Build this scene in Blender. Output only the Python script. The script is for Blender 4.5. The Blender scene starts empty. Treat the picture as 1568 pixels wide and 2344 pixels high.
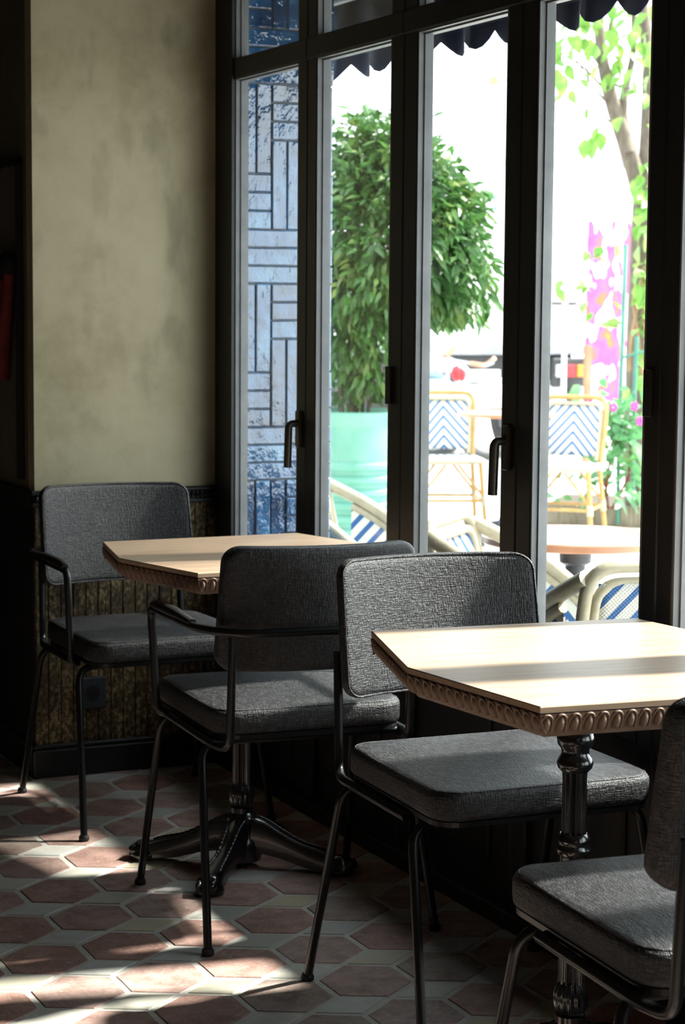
import bpy, math, random
from mathutils import Vector, Matrix
random.seed(7)
PI = math.pi
S = bpy.context.scene
COL = S.collection

# ------------------------------------------------------------------ camera
cam_d = bpy.data.cameras.new('camera')
cam = bpy.data.objects.new('camera', cam_d); COL.objects.link(cam); S.camera = cam
YAW, PITCH, ROLL, CAM_H, F_PX = math.radians(24.674), math.radians(-5.857), math.radians(0.438), 1.34, 4674.0
fwd = Vector((math.sin(YAW)*math.cos(PITCH), math.cos(YAW)*math.cos(PITCH), math.sin(PITCH)))
rgt = Vector((math.cos(YAW), -math.sin(YAW), 0))
upv = rgt.cross(fwd)
r2 = math.cos(ROLL)*rgt + math.sin(ROLL)*upv
u2 = -math.sin(ROLL)*rgt + math.cos(ROLL)*upv
cam.matrix_world = Matrix(((r2.x, u2.x, -fwd.x, 0), (r2.y, u2.y, -fwd.y, 0), (r2.z, u2.z, -fwd.z, CAM_H), (0, 0, 0, 1)))
cam_d.sensor_fit = 'HORIZONTAL'; cam_d.sensor_width = 15.0
cam_d.lens = F_PX/1568*15.0
cam_d.dof.use_dof = True; cam_d.dof.focus_distance = 3.75; cam_d.dof.aperture_fstop = 5.6
cam_d.clip_end = 300

# ------------------------------------------------------------------ world, sun, exposure
W = bpy.data.worlds.new('sky'); S.world = W; W.use_nodes = True
bg = W.node_tree.nodes['Background']
bg.inputs[0].default_value = (0.90, 0.96, 1.0, 1); bg.inputs[1].default_value = 5.2
sun_d = bpy.data.lights.new('sun', 'SUN'); sun = bpy.data.objects.new('sun', sun_d); COL.objects.link(sun)
SUN_EL, SUN_DY = math.radians(44), 0.09
sun_dir = Vector((-math.cos(SUN_EL), SUN_DY, -math.sin(SUN_EL))).normalized()
sun.rotation_euler = sun_dir.to_track_quat('-Z', 'Y').to_euler()
sun.location = (8, 3, 8)
sun_d.energy = 17.0; sun_d.angle = math.radians(3.8); sun_d.color = (1.0, 0.95, 0.87)
S.view_settings.view_transform = 'Standard'; S.view_settings.look = 'None'
S.view_settings.gamma = 1.0; S.view_settings.use_curve_mapping = False
S.view_settings.exposure = 0.0
S.cycles.use_denoising = True
S.cycles.max_bounces = 10; S.cycles.diffuse_bounces = 5; S.cycles.transparent_max_bounces = 24
S.cycles.sample_clamp_indirect = 8.0
S.cycles.caustics_reflective = False; S.cycles.caustics_refractive = False

# ------------------------------------------------------------------ mesh helpers
class MB:
    def __init__(s): s.v = []; s.f = []
    def add(s, vs, fs):
        o = len(s.v); s.v += [tuple(v) for v in vs]; s.f += [tuple(i+o for i in f) for f in fs]; return s
    def box(s, x0, x1, y0, y1, z0, z1, b=0.0):
        if b <= 0:
            vs = [(x, y, z) for z in (z0, z1) for y in (y0, y1) for x in (x0, x1)]
            return s.add(vs, [(0,2,3,1),(4,5,7,6),(0,1,5,4),(2,6,7,3),(0,4,6,2),(1,3,7,5)])
        # chamfered box: 24 verts
        vs = []; idx = {}
        X, Y, Z = (x0, x1), (y0, y1), (z0, z1)
        for i in (0,1):
            for j in (0,1):
                for k in (0,1):
                    sx, sy, sz = (1,-1)[i], (1,-1)[j], (1,-1)[k]
                    for a in 'xyz':
                        p = [X[i]+sx*b, Y[j]+sy*b, Z[k]+sz*b]
                        p['xyz'.index(a)] = (X[i], Y[j], Z[k])['xyz'.index(a)]
                        idx[i,j,k,a] = len(vs); vs.append(p)
        fs = []
        def q(*ks): fs.append(tuple(idx[k] for k in ks))
        for i in (0,1): q((i,0,0,'x'),(i,1,0,'x'),(i,1,1,'x'),(i,0,1,'x'))
        for j in (0,1): q((0,j,0,'y'),(1,j,0,'y'),(1,j,1,'y'),(0,j,1,'y'))
        for k in (0,1): q((0,0,k,'z'),(1,0,k,'z'),(1,1,k,'z'),(0,1,k,'z'))
        for i in (0,1):
            for j in (0,1): q((i,j,0,'x'),(i,j,1,'x'),(i,j,1,'y'),(i,j,0,'y'))
        for i in (0,1):
            for k in (0,1): q((i,0,k,'x'),(i,1,k,'x'),(i,1,k,'z'),(i,0,k,'z'))
        for j in (0,1):
            for k in (0,1): q((0,j,k,'y'),(1,j,k,'y'),(1,j,k,'z'),(0,j,k,'z'))
        for i in (0,1):
            for j in (0,1):
                for k in (0,1): q((i,j,k,'x'),(i,j,k,'y'),(i,j,k,'z'))
        return s.add(vs, fs)
    def tube(s, pts, r, seg=10, closed=False, cap=True, flat=1.0):
        pts = [Vector(p) for p in pts]; n = len(pts)
        rr = r if callable(r) else (lambda t: r)
        T = []
        for i in range(n):
            a = pts[(i-1) % n] if (closed or i > 0) else pts[0]
            b = pts[(i+1) % n] if (closed or i < n-1) else pts[-1]
            T.append((b-a).normalized())
        up = Vector((0,0,1)) if abs(T[0].z) < 0.9 else Vector((1,0,0))
        N = (up - T[0]*up.dot(T[0])).normalized()
        vs = []
        for i in range(n):
            N = (N - T[i]*N.dot(T[i])).normalized(); B = T[i].cross(N)
            R = rr(i/(n-1) if n > 1 else 0)
            for k in range(seg):
                a = 2*PI*k/seg
                vs.append(pts[i] + N*(math.cos(a)*R*flat) + B*(math.sin(a)*R))
        fs = []
        m = n if closed else n-1
        for i in range(m):
            for k in range(seg):
                i2 = (i+1) % n; k2 = (k+1) % seg
                fs.append((i*seg+k, i*seg+k2, i2*seg+k2, i2*seg+k))
        if cap and not closed:
            fs.append(tuple(range(seg-1, -1, -1))); fs.append(tuple((n-1)*seg+k for k in range(seg)))
        return s.add(vs, fs)
    def lathe(s, prof, seg=24, cx=0, cy=0, flute=None):
        vs = []
        for (z, r) in prof:
            for k in range(seg):
                a = 2*PI*k/seg
                R = r*(1 - (flute[1]*(0.5+0.5*math.cos(flute[0]*a)) if flute else 0))
                vs.append((cx+R*math.cos(a), cy+R*math.sin(a), z))
        fs = []
        for i in range(len(prof)-1):
            for k in range(seg):
                k2 = (k+1) % seg
                fs.append((i*seg+k, i*seg+k2, (i+1)*seg+k2, (i+1)*seg+k))
        fs.append(tuple(range(seg-1, -1, -1))); fs.append(tuple((len(prof)-1)*seg+k for k in range(seg)))
        return s.add(vs, fs)
    def prism(s, poly, z0, z1, bev=0.0):
        n = len(poly)
        if bev > 0:
            inn = inset(poly, bev)
            rings = [(poly, z0), (poly, z1-bev), (inn, z1)]
        else: rings = [(poly, z0), (poly, z1)]
        vs = [(p[0], p[1], z) for (P, z) in rings for p in P]
        fs = []
        for i in range(len(rings)-1):
            for k in range(n):
                k2 = (k+1) % n
                fs.append((i*n+k, i*n+k2, (i+1)*n+k2, (i+1)*n+k))
        fs.append(tuple(range(n-1, -1, -1))); fs.append(tuple((len(rings)-1)*n+k for k in range(n)))
        return s.add(vs, fs)
    def sphere(s, c, r, seg=12, rings=8):
        rx, ry, rz = r if isinstance(r, tuple) else (r, r, r)
        vs = [(c[0], c[1], c[2]-rz)]
        for i in range(1, rings):
            t = -PI/2 + PI*i/rings
            for k in range(seg):
                a = 2*PI*k/seg
                vs.append((c[0]+rx*math.cos(t)*math.cos(a), c[1]+ry*math.cos(t)*math.sin(a), c[2]+rz*math.sin(t)))
        vs.append((c[0], c[1], c[2]+rz)); L = len(vs)-1
        fs = [(0, 1+(k+1) % seg, 1+k) for k in range(seg)]
        for i in range(rings-2):
            for k in range(seg):
                a = 1+i*seg+k; b = 1+i*seg+(k+1) % seg
                fs.append((a, b, b+seg, a+seg))
        o = 1+(rings-2)*seg
        fs += [(L, o+k, o+(k+1) % seg) for k in range(seg)]
        return s.add(vs, fs)
    def xf(s, m): s.v = [tuple(m @ Vector(v)) for v in s.v]; return s
    def mesh(s, name, m=None, smooth=None):
        me = bpy.data.meshes.new(name); me.from_pydata(s.v, [], s.f); me.validate()
        import bmesh
        bm = bmesh.new(); bm.from_mesh(me); bmesh.ops.recalc_face_normals(bm, faces=bm.faces[:]); bm.to_mesh(me); bm.free()
        if m: me.materials.append(m)
        if smooth is not None:
            me.shade_smooth(); me.set_sharp_from_angle(angle=math.radians(smooth))
        return me
    def build(s, name, m, parent=None, smooth=None, loc=None):
        return link(name, s.mesh(name, m, smooth), parent, loc)

def link(name, me, parent=None, loc=None, rot=None):
    o = bpy.data.objects.new(name, me); COL.objects.link(o)
    if parent: o.parent = parent
    if loc: o.location = loc
    if rot: o.rotation_euler = rot
    return o

def inset(poly, d):
    """inset a counter-clockwise convex polygon"""
    n = len(poly); out = []
    for i in range(n):
        p0, p1, p2 = Vector(poly[i-1][:2]), Vector(poly[i][:2]), Vector(poly[(i+1) % n][:2])
        e1 = (p1-p0).normalized(); e2 = (p2-p1).normalized()
        n1 = Vector((-e1.y, e1.x)); n2 = Vector((-e2.y, e2.x))
        b = (n1+n2); b = b/(1+n1.dot(n2))
        q = p1 + b*d; out.append((q.x, q.y))
    return out

def fillet(pts, r, n=6):
    pts = [Vector(p) for p in pts]; out = [pts[0]]
    for i in range(1, len(pts)-1):
        a, b, c = pts[i-1], pts[i], pts[i+1]
        d1 = (a-b); d2 = (c-b); l1, l2 = d1.length, d2.length
        rr = min(r[i-1] if isinstance(r, (list, tuple)) else r, l1*0.49, l2*0.49)
        p, q = b+d1/l1*rr, b+d2/l2*rr
        for k in range(n+1):
            t = k/n
            out.append(p*(1-t)**2 + b*2*t*(1-t) + q*t*t)
    out.append(pts[-1]); return out

def empty(name, label=None, cat=None, loc=(0,0,0), rz=0, group=None, kind=None):
    o = bpy.data.objects.new(name, None); COL.objects.link(o)
    o.location = loc; o.rotation_euler = (0, 0, rz); o.empty_display_size = 0.1
    tag(o, label, cat, group, kind); return o
def tag(o, label=None, cat=None, group=None, kind=None):
    if label: o['label'] = label
    if cat: o['category'] = cat
    if group: o['group'] = group
    if kind: o['kind'] = kind
    return o
def kids(o): return [c for c in bpy.data.objects if c.parent == o]
def copy_tree(o, parent=None):
    c = o.copy(); COL.objects.link(c); c.parent = parent
    for ch in o.children: copy_tree(ch, c)
    return c

# ------------------------------------------------------------------ material helpers
def new_mat(name):
    m = bpy.data.materials.new(name); m.use_nodes = True
    nt = m.node_tree
    return m, nt, nt.nodes['Principled BSDF']
def nd(nt, t, **kw):
    n = nt.nodes.new(t)
    for k, v in kw.items():
        if k.startswith('i_'):
            key = k[2:]; key = int(key) if key.isdigit() else key
            n.inputs[key].default_value = v
        else: setattr(n, k, v)
    return n
def coords(nt, which='Object', scale=(1,1,1)):
    tc = nd(nt, 'ShaderNodeTexCoord'); mp = nd(nt, 'ShaderNodeMapping')
    mp.inputs['Scale'].default_value = scale
    if which == 'World':
        g = nd(nt, 'ShaderNodeNewGeometry'); nt.links.new(g.outputs['Position'], mp.inputs[0])
    else: nt.links.new(tc.outputs[which], mp.inputs[0])
    return mp.outputs[0]
def ramp(nt, src, stops):
    r = nd(nt, 'ShaderNodeValToRGB'); e = r.color_ramp.elements
    e[0].position, e[0].color = stops[0][0], (*stops[0][1], 1)
    e[1].position, e[1].color = stops[-1][0], (*stops[-1][1], 1)
    for p, c in stops[1:-1]:
        x = e.new(p); x.color = (*c, 1)
    nt.links.new(src, r.inputs[0]); return r.outputs[0]
def noise(nt, vec, scale, detail=4, rough=0.55):
    n = nd(nt, 'ShaderNodeTexNoise'); n.inputs['Scale'].default_value = scale
    n.inputs['Detail'].default_value = detail; n.inputs['Roughness'].default_value = rough
    nt.links.new(vec, n.inputs['Vector']); return n.outputs['Fac']
def mth(nt, op, a, b=None, c=None):
    n = nd(nt, 'ShaderNodeMath', operation=op)
    for i, x in enumerate((a, b, c)):
        if x is None: continue
        if isinstance(x, (int, float)): n.inputs[i].default_value = x
        else: nt.links.new(x, n.inputs[i])
    return n.outputs[0]
def mixc(nt, fac, a, b, mode='MIX'):
    n = nd(nt, 'ShaderNodeMix', data_type='RGBA', blend_type=mode)
    for sock, x in ((n.inputs[0], fac), (n.inputs[6], a), (n.inputs[7], b)):
        if isinstance(x, (int, float)): sock.default_value = x
        elif isinstance(x, tuple): sock.default_value = (*x, 1)
        else: nt.links.new(x, sock)
    return n.outputs[2]
def bump(nt, bs, h, strength=0.3, dist=0.01):
    b = nd(nt, 'ShaderNodeBump'); b.inputs['Strength'].default_value = strength; b.inputs['Distance'].default_value = dist
    nt.links.new(h, b.inputs['Height']); nt.links.new(b.outputs[0], bs.inputs['Normal'])
def simple(name, c1, c2=None, rough=0.5, metal=0.0, scale=8.0, bmp=None, which='Object', stretch=(1,1,1), spec=0.5, coat=0.0):
    m, nt, bs = new_mat(name)
    bs.inputs['Roughness'].default_value = rough; bs.inputs['Metallic'].default_value = metal
    bs.inputs['Specular IOR Level'].default_value = spec; bs.inputs['Coat Weight'].default_value = coat
    v = coords(nt, which, stretch)
    f = noise(nt, v, scale)
    nt.links.new(ramp(nt, f, [(0.3, c1), (0.7, c2 or tuple(x*1.25 for x in c1))]), bs.inputs['Base Color'])
    if bmp: bump(nt, bs, noise(nt, v, bmp[0]), bmp[1], bmp[2] if len(bmp) > 2 else 0.005)
    return m

M = {}
M['black_metal'] = simple('black_metal', (0.006,0.0065,0.007), (0.010,0.010,0.011), 0.30, 0.0, 30, spec=0.42)
M['cast_iron'] = simple('cast_iron', (0.010,0.011,0.012), (0.018,0.018,0.020), 0.2, 0.0, 25, bmp=(60,0.15,0.002), spec=0.7, coat=0.4)
M['rubber'] = simple('rubber', (0.010,0.010,0.010), (0.015,0.015,0.015), 0.6)
M['arm_pad'] = simple('arm_pad', (0.010,0.010,0.011), (0.016,0.015,0.015), 0.45)
M['frame'] = simple('painted_frame', (0.005,0.0055,0.006), (0.009,0.0095,0.0105), 0.5, 0, 12, bmp=(40,0.15,0.002), which='World')
M['bead'] = simple('glazing_bead', (0.13,0.14,0.15), (0.18,0.19,0.20), 0.45, 0, 14, bmp=(50,0.2,0.002), which='World')  # dark frame paint made greyer; its sheen is put into the colour
M['dark_wood'] = simple('dark_wood', (0.008,0.008,0.009), (0.016,0.016,0.018), 0.5, 0, 9, bmp=(30,0.2,0.003), which='World', stretch=(6,6,1))
M['ceiling'] = simple('ceiling_paint', (0.05,0.045,0.04), (0.06,0.055,0.05), 0.8)
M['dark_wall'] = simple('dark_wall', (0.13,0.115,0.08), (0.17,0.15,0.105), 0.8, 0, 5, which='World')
M['grout'] = simple('grout', (0.62,0.59,0.53), (0.76,0.73,0.67), 0.85, 0, 20, bmp=(120,0.5,0.003), which='World')

def fabric():
    m, nt, bs = new_mat('tweed_fabric')
    v = coords(nt, 'Object')
    a = noise(nt, coords(nt, 'Object', (500, 500, 60)), 1.0, 2)
    b = noise(nt, coords(nt, 'Object', (60, 60, 500)), 1.0, 2)
    c = noise(nt, coords(nt, 'Object', (500, 60, 60)), 1.0, 2)
    w = mth(nt, 'MULTIPLY', mth(nt, 'ADD', mth(nt, 'ADD', a, b), c), 0.3333)
    col = ramp(nt, w, [(0.41, (0.001,0.001,0.0013)), (0.50, (0.0075,0.0074,0.0088)), (0.58, (0.045,0.044,0.050))])
    spk = noise(nt, v, 260, 1)
    col = mixc(nt, ramp(nt, spk, [(0.60, (0,0,0)), (0.72, (0.5,0.5,0.5))]), col, (0.03,0.024,0.026))
    nt.links.new(col, bs.inputs['Base Color'])
    bs.inputs['Roughness'].default_value = 0.48
    bs.inputs['Specular IOR Level'].default_value = 0.58
    bs.inputs['Sheen Weight'].default_value = 0.0; bs.inputs['Sheen Roughness'].default_value = 0.4
    bump(nt, bs, w, 1.0, 0.005)
    return m
M['fabric'] = fabric()

def tabletop_wood():
    m, nt, bs = new_mat('tabletop_wood')
    v = coords(nt, 'Object', (1.2, 14, 14))
    g = noise(nt, v, 6, 6, 0.6)
    g2 = noise(nt, coords(nt, 'Object', (2, 3, 3)), 2.5, 3)
    col = ramp(nt, mth(nt, 'MULTIPLY_ADD', g, 0.7, mth(nt, 'MULTIPLY', g2, 0.3)), [(0.3, (0.36,0.235,0.155)), (0.5, (0.50,0.355,0.245)), (0.7, (0.58,0.43,0.31))])
    nt.links.new(col, bs.inputs['Base Color'])
    bs.inputs['Roughness'].default_value = 0.42; bs.inputs['Specular IOR Level'].default_value = 0.22
    bump(nt, bs, g, 0.08, 0.002)
    return m
M['table_wood'] = tabletop_wood()
M['carved_wood'] = simple('carved_wood', (0.16,0.095,0.06), (0.27,0.17,0.115), 0.5, 0, 30, bmp=(90,0.15,0.002))

def plaster():
    m, nt, bs = new_mat('plaster')
    v = coords(nt, 'World')
    big = noise(nt, v, 2.2, 5, 0.6); sm = noise(nt, v, 9, 6, 0.65); fine = noise(nt, v, 120, 3)
    col = ramp(nt, mth(nt, 'MULTIPLY_ADD', big, 0.6, mth(nt, 'MULTIPLY', sm, 0.4)), [(0.32, (0.31,0.265,0.155)), (0.48, (0.43,0.38,0.245)), (0.65, (0.51,0.46,0.31))])
    st = noise(nt, coords(nt, 'World', (3, 3, 1.2)), 3.1, 3, 0.5)
    col = mixc(nt, ramp(nt, st, [(0.58, (0,0,0)), (0.75, (0.55,0.55,0.55))]), col, (0.20,0.18,0.11))
    nt.links.new(col, bs.inputs['Base Color']); bs.inputs['Roughness'].default_value = 0.75
    bump(nt, bs, mth(nt, 'ADD', sm, mth(nt, 'MULTIPLY', fine, 0.3)), 0.25, 0.004)
    return m
M['plaster'] = plaster()

def gilt_board():
    m, nt, bs = new_mat('gilt_board')
    v = coords(nt, 'World', (1, 1, 0.7))
    a = noise(nt, v, 90, 5, 0.7); b = noise(nt, v, 8, 4)
    fac = mth(nt, 'MULTIPLY', a, mth(nt, 'ADD', b, 0.5))
    col = ramp(nt, fac, [(0.38, (0.028,0.019,0.010)), (0.52, (0.12,0.08,0.035)), (0.66, (0.40,0.29,0.15))])
    nt.links.new(col, bs.inputs['Base Color']); bs.inputs['Roughness'].default_value = 0.42
    bs.inputs['Metallic'].default_value = 0.25
    bump(nt, bs, a, 0.9, 0.006)
    return m
M['gilt'] = gilt_board()

def terracotta():
    m, nt, bs = new_mat('terracotta_tile')
    oi = nd(nt, 'ShaderNodeObjectInfo')
    v = coords(nt, 'World')
    n1 = noise(nt, v, 16, 6, 0.65); n2 = noise(nt, v, 130, 3, 0.6)
    wn = nd(nt, 'ShaderNodeTexWhiteNoise', noise_dimensions='3D')
    nt.links.new(oi.outputs['Location'], wn.inputs['Vector'])
    base = ramp(nt, wn.outputs['Value'], [(0.0, (0.53,0.30,0.245)), (0.35, (0.58,0.365,0.315)), (0.62, (0.60,0.41,0.36)), (0.85, (0.50,0.365,0.325)), (1.0, (0.42,0.38,0.31))])
    col = mixc(nt, ramp(nt, n1, [(0.36, (0.75,0.75,0.75)), (0.60, (0,0,0))]), base, (0.27,0.155,0.12))
    col = mixc(nt, ramp(nt, n2, [(0.56, (0,0,0)), (0.70, (0.7,0.7,0.7))]), col, (0.66,0.52,0.46))
    col = mixc(nt, ramp(nt, noise(nt, v, 45, 4), [(0.60, (0,0,0)), (0.70, (0.65,0.65,0.65))]), col, (0.66,0.54,0.48))
    nt.links.new(col, bs.inputs['Base Color'])
    bs.inputs['Roughness'].default_value = 0.55
    bump(nt, bs, mth(nt, 'ADD', n1, mth(nt, 'MULTIPLY', n2, 0.5)), 0.35, 0.004)
    return m
M['terracotta'] = terracotta()
def cream_tile():
    m, nt, bs = new_mat('cream_tile')
    oi = nd(nt, 'ShaderNodeObjectInfo'); v = coords(nt, 'World')
    wn = nd(nt, 'ShaderNodeTexWhiteNoise', noise_dimensions='3D')
    nt.links.new(oi.outputs['Location'], wn.inputs['Vector'])
    base = ramp(nt, wn.outputs['Value'], [(0.0, (0.74,0.74,0.71)), (0.45, (0.76,0.75,0.70)), (0.62, (0.66,0.60,0.43)), (0.82, (0.67,0.58,0.40)), (1.0, (0.55,0.57,0.54))])
    col = mixc(nt, ramp(nt, noise(nt, v, 22, 5), [(0.35, (0.4,0.4,0.4)), (0.6, (0,0,0))]), base, (0.54,0.49,0.40))
    nt.links.new(col, bs.inputs['Base Color']); bs.inputs['Roughness'].default_value = 0.5
    bump(nt, bs, noise(nt, v, 60, 4), 0.25, 0.003)
    return m
M['cream'] = cream_tile()

def glass():
    m = bpy.data.materials.new('window_glass'); m.use_nodes = True; nt = m.node_tree
    nt.nodes.remove(nt.nodes['Principled BSDF']); out = nt.nodes['Material Output']
    tr = nd(nt, 'ShaderNodeBsdfTransparent'); tr.inputs[0].default_value = (0.96,0.985,0.98,1)
    gl = nd(nt, 'ShaderNodeBsdfGlossy'); gl.inputs['Roughness'].default_value = 0.02
    g = nd(nt, 'ShaderNodeNewGeometry'); dt = nd(nt, 'ShaderNodeVectorMath', operation='DOT_PRODUCT')
    nt.links.new(g.outputs['Incoming'], dt.inputs[0]); nt.links.new(g.outputs['Normal'], dt.inputs[1])
    c = mth(nt, 'SUBTRACT', 1.0, mth(nt, 'ABSOLUTE', dt.outputs['Value']))
    fr_out = mth(nt, 'MULTIPLY_ADD', mth(nt, 'POWER', c, 5.0), 0.9, 0.03)
    mx = nd(nt, 'ShaderNodeMixShader')
    nt.links.new(fr_out, mx.inputs[0]); nt.links.new(tr.outputs[0], mx.inputs[1]); nt.links.new(gl.outputs[0], mx.inputs[2])
    nt.links.new(mx.outputs[0], out.inputs[0]); return m
M['glass'] = glass()

def glazed_tile():
    m, nt, bs = new_mat('glazed_blue_tile')
    v = coords(nt, 'World'); oi = nd(nt, 'ShaderNodeObjectInfo')
    wn = nd(nt, 'ShaderNodeTexWhiteNoise', noise_dimensions='3D'); nt.links.new(oi.outputs['Location'], wn.inputs['Vector'])
    n = noise(nt, v, 14, 4)
    col = ramp(nt, mth(nt, 'MULTIPLY_ADD', n, 0.7, mth(nt, 'MULTIPLY', wn.outputs['Value'], 0.3)), [(0.3, (0.008,0.030,0.085)), (0.55, (0.015,0.075,0.19)), (0.75, (0.05,0.16,0.30))])
    nt.links.new(col, bs.inputs['Base Color']); bs.inputs['Roughness'].default_value = 0.05
    bs.inputs['IOR'].default_value = 1.95
    h = noise(nt, coords(nt, 'World', (1, 1, 0.7)), 20, 4, 0.55)
    bump(nt, bs, h, 0.65, 0.015)
    return m
M['glazed'] = glazed_tile()
M['tile_grout'] = simple('tile_grout', (0.30,0.33,0.36), (0.40,0.43,0.46), 0.8)
M['awning'] = simple('awning_canvas', (0.012,0.014,0.035), (0.02,0.024,0.06), 0.75, 0, 10)
M['paving'] = simple('paving', (0.50,0.49,0.47), (0.62,0.61,0.58), 0.8, 0, 3, which='World')
M['mint'] = simple('mint_paint', (0.13,0.36,0.28), (0.20,0.45,0.37), 0.35, 0, 6)
M['soil'] = simple('soil', (0.05,0.035,0.025), (0.09,0.065,0.045), 0.9, 0, 25)
M['bark'] = simple('bark', (0.08,0.06,0.045), (0.17,0.135,0.105), 0.85, 0, 18, bmp=(30,0.6,0.01), stretch=(2,2,0.6))
M['vine'] = simple('vine_stem', (0.28,0.16,0.09), (0.36,0.22,0.13), 0.8)
M['rattan'] = simple('rattan_pole', (0.36,0.20,0.055), (0.46,0.29,0.10), 0.45, 0, 14)
M['cream_rattan'] = simple('cream_rattan', (0.36,0.32,0.22), (0.46,0.41,0.29), 0.5, 0, 30, bmp=(150,0.3,0.002))
M['terrace_wood'] = simple('terrace_table_top', (0.36,0.14,0.07), (0.44,0.20,0.11), 0.3, 0, 5, coat=0.3)
M['terrace_iron'] = simple('terrace_iron', (0.03,0.035,0.05), (0.05,0.055,0.07), 0.45)
M['log'] = simple('weathered_log', (0.17,0.14,0.10), (0.30,0.25,0.19), 0.85, 0, 14, stretch=(3,3,0.5), which='World')
M['white_paint'] = simple('white_paint', (0.80,0.81,0.82), (0.86,0.87,0.87), 0.4, 0, 2)
M['dark_rubber'] = simple('dark_trim', (0.03,0.032,0.036), (0.06,0.06,0.065), 0.6)
M['grey_paint'] = simple('grey_paint', (0.22,0.24,0.28), (0.34,0.36,0.40), 0.5)
M['red_lens'] = simple('red_lens', (0.55,0.02,0.03), (0.65,0.04,0.05), 0.2)
M['orange_lens'] = simple('orange_lens', (0.75,0.25,0.03), (0.80,0.32,0.05), 0.2)
M['steel'] = simple('steel', (0.5,0.52,0.54), (0.6,0.62,0.64), 0.25, 0.7)
M['tan_grip'] = simple('tan_grip', (0.45,0.22,0.13), (0.55,0.30,0.18), 0.5)
M['green_metal'] = simple('green_metal', (0.04,0.16,0.12), (0.07,0.24,0.18), 0.4)
M['tarp'] = simple('grey_tarp', (0.50,0.53,0.58), (0.60,0.63,0.67), 0.6, 0, 4)
M['pale_blue'] = simple('pale_blue_print', (0.30,0.55,0.62), (0.36,0.60,0.66), 0.5)
M['pale_green'] = simple('pale_green_print', (0.35,0.62,0.48), (0.40,0.66,0.52), 0.5)
M['red_cloth'] = simple('red_cloth', (0.13,0.012,0.008), (0.19,0.022,0.015), 0.8, 0, 20)
M['black_cloth'] = simple('black_cloth', (0.01,0.01,0.01), (0.016,0.015,0.015), 0.9)
M['plate_plastic'] = simple('socket_plastic', (0.045,0.055,0.065), (0.055,0.066,0.076), 0.35)
M['handle_metal'] = simple('bronze_handle', (0.06,0.055,0.045), (0.09,0.08,0.065), 0.35, 0.5)

def leaf_mat(name, c1, c2, c3=None):
    m = bpy.data.materials.new(name); m.use_nodes = True; nt = m.node_tree
    bs = nt.nodes['Principled BSDF']; out = nt.nodes['Material Output']
    v = coords(nt, 'World'); f = noise(nt, v, 9, 3)
    stops = [(0.32, c1), (0.55, c2)] + ([(0.70, c3)] if c3 else [])
    if len(stops) == 2: stops[1] = (0.65, c2)
    col = ramp(nt, f, stops)
    nt.links.new(col, bs.inputs['Base Color']); bs.inputs['Roughness'].default_value = 0.35
    tl = nd(nt, 'ShaderNodeBsdfTranslucent'); nt.links.new(col, tl.inputs[0])
    mx = nd(nt, 'ShaderNodeMixShader'); mx.inputs[0].default_value = 0.35
    nt.links.new(bs.outputs[0], mx.inputs[1]); nt.links.new(tl.outputs[0], mx.inputs[2]); nt.links.new(mx.outputs[0], out.inputs[0])
    return m
M['leaf_dark'] = leaf_mat('shrub_leaf', (0.035,0.095,0.025), (0.07,0.18,0.04), (0.20,0.25,0.07))
M['leaf_light'] = leaf_mat('tree_leaf', (0.10,0.26,0.04), (0.19,0.36,0.07), (0.33,0.36,0.10))
M['leaf_mint'] = leaf_mat('flower_plant_leaf', (0.08,0.25,0.10), (0.14,0.36,0.15), (0.25,0.40,0.12))
M['petal'] = simple('pink_petal', (0.45,0.03,0.25), (0.55,0.05,0.32), 0.6)

def chevron(name, pitch, slope, duty):
    m, nt, bs = new_mat(name)
    tc = nd(nt, 'ShaderNodeTexCoord'); sp = nd(nt, 'ShaderNodeSeparateXYZ'); nt.links.new(tc.outputs['Object'], sp.inputs[0])
    ax = mth(nt, 'ABSOLUTE', sp.outputs[0])
    u = mth(nt, 'MULTIPLY_ADD', ax, slope, sp.outputs[2])
    u = mth(nt, 'DIVIDE', u, pitch)
    fr = mth(nt, 'FRACT', u)
    k = mth(nt, 'LESS_THAN', fr, duty)
    col = mixc(nt, k, (0.62,0.61,0.54), (0.02,0.10,0.28))
    nt.links.new(col, bs.inputs['Base Color']); bs.inputs['Roughness'].default_value = 0.5
    w1 = mth(nt, 'SINE', mth(nt, 'MULTIPLY', sp.outputs[0], 700)); w2 = mth(nt, 'SINE', mth(nt, 'MULTIPLY', sp.outputs[2], 700))
    bump(nt, bs, mth(nt, 'MULTIPLY', w1, w2), 0.4, 0.002)
    return m
M['chevron'] = chevron('chevron_weave', 0.062, 1.15, 0.36)

def graffiti():
    m, nt, bs = new_mat('spray_paint')
    v = coords(nt, 'Object', (1.4, 1, 1))
    a = noise(nt, v, 3.2, 2); b = noise(nt, coords(nt, 'Object', (2, 1, 1.3)), 2.1, 2)
    col = ramp(nt, a, [(0.36, (0.80,0.78,0.80)), (0.44, (0.82,0.80,0.82)), (0.46, (0.50,0.06,0.25)), (0.54, (0.50,0.09,0.32)), (0.60, (0.55,0.12,0.06)), (0.66, (0.60,0.25,0.03))])
    col = mixc(nt, ramp(nt, b, [(0.54, (0,0,0)), (0.57, (1,1,1))]), col, (0.82,0.80,0.83))
    nt.links.new(col, bs.inputs['Base Color']); bs.inputs['Roughness'].default_value = 0.5
    return m
M['graffiti'] = graffiti()

# ------------------------------------------------------------------ room shell
XW = 2.13          # inner face of the window wall
YB = 5.50          # plaster wall
XP = 1.583         # left corner of the plaster wall
CEIL = 2.95
GZ = -0.08         # terrace level outside

floor = MB().box(-3.4, 2.16, -3.4, 8.3, -0.12, -0.0025).build('floor', M['grout'])
tag(floor, 'floor of worn red hexagons and cream diamond tiles', None, None, 'structure')
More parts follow.
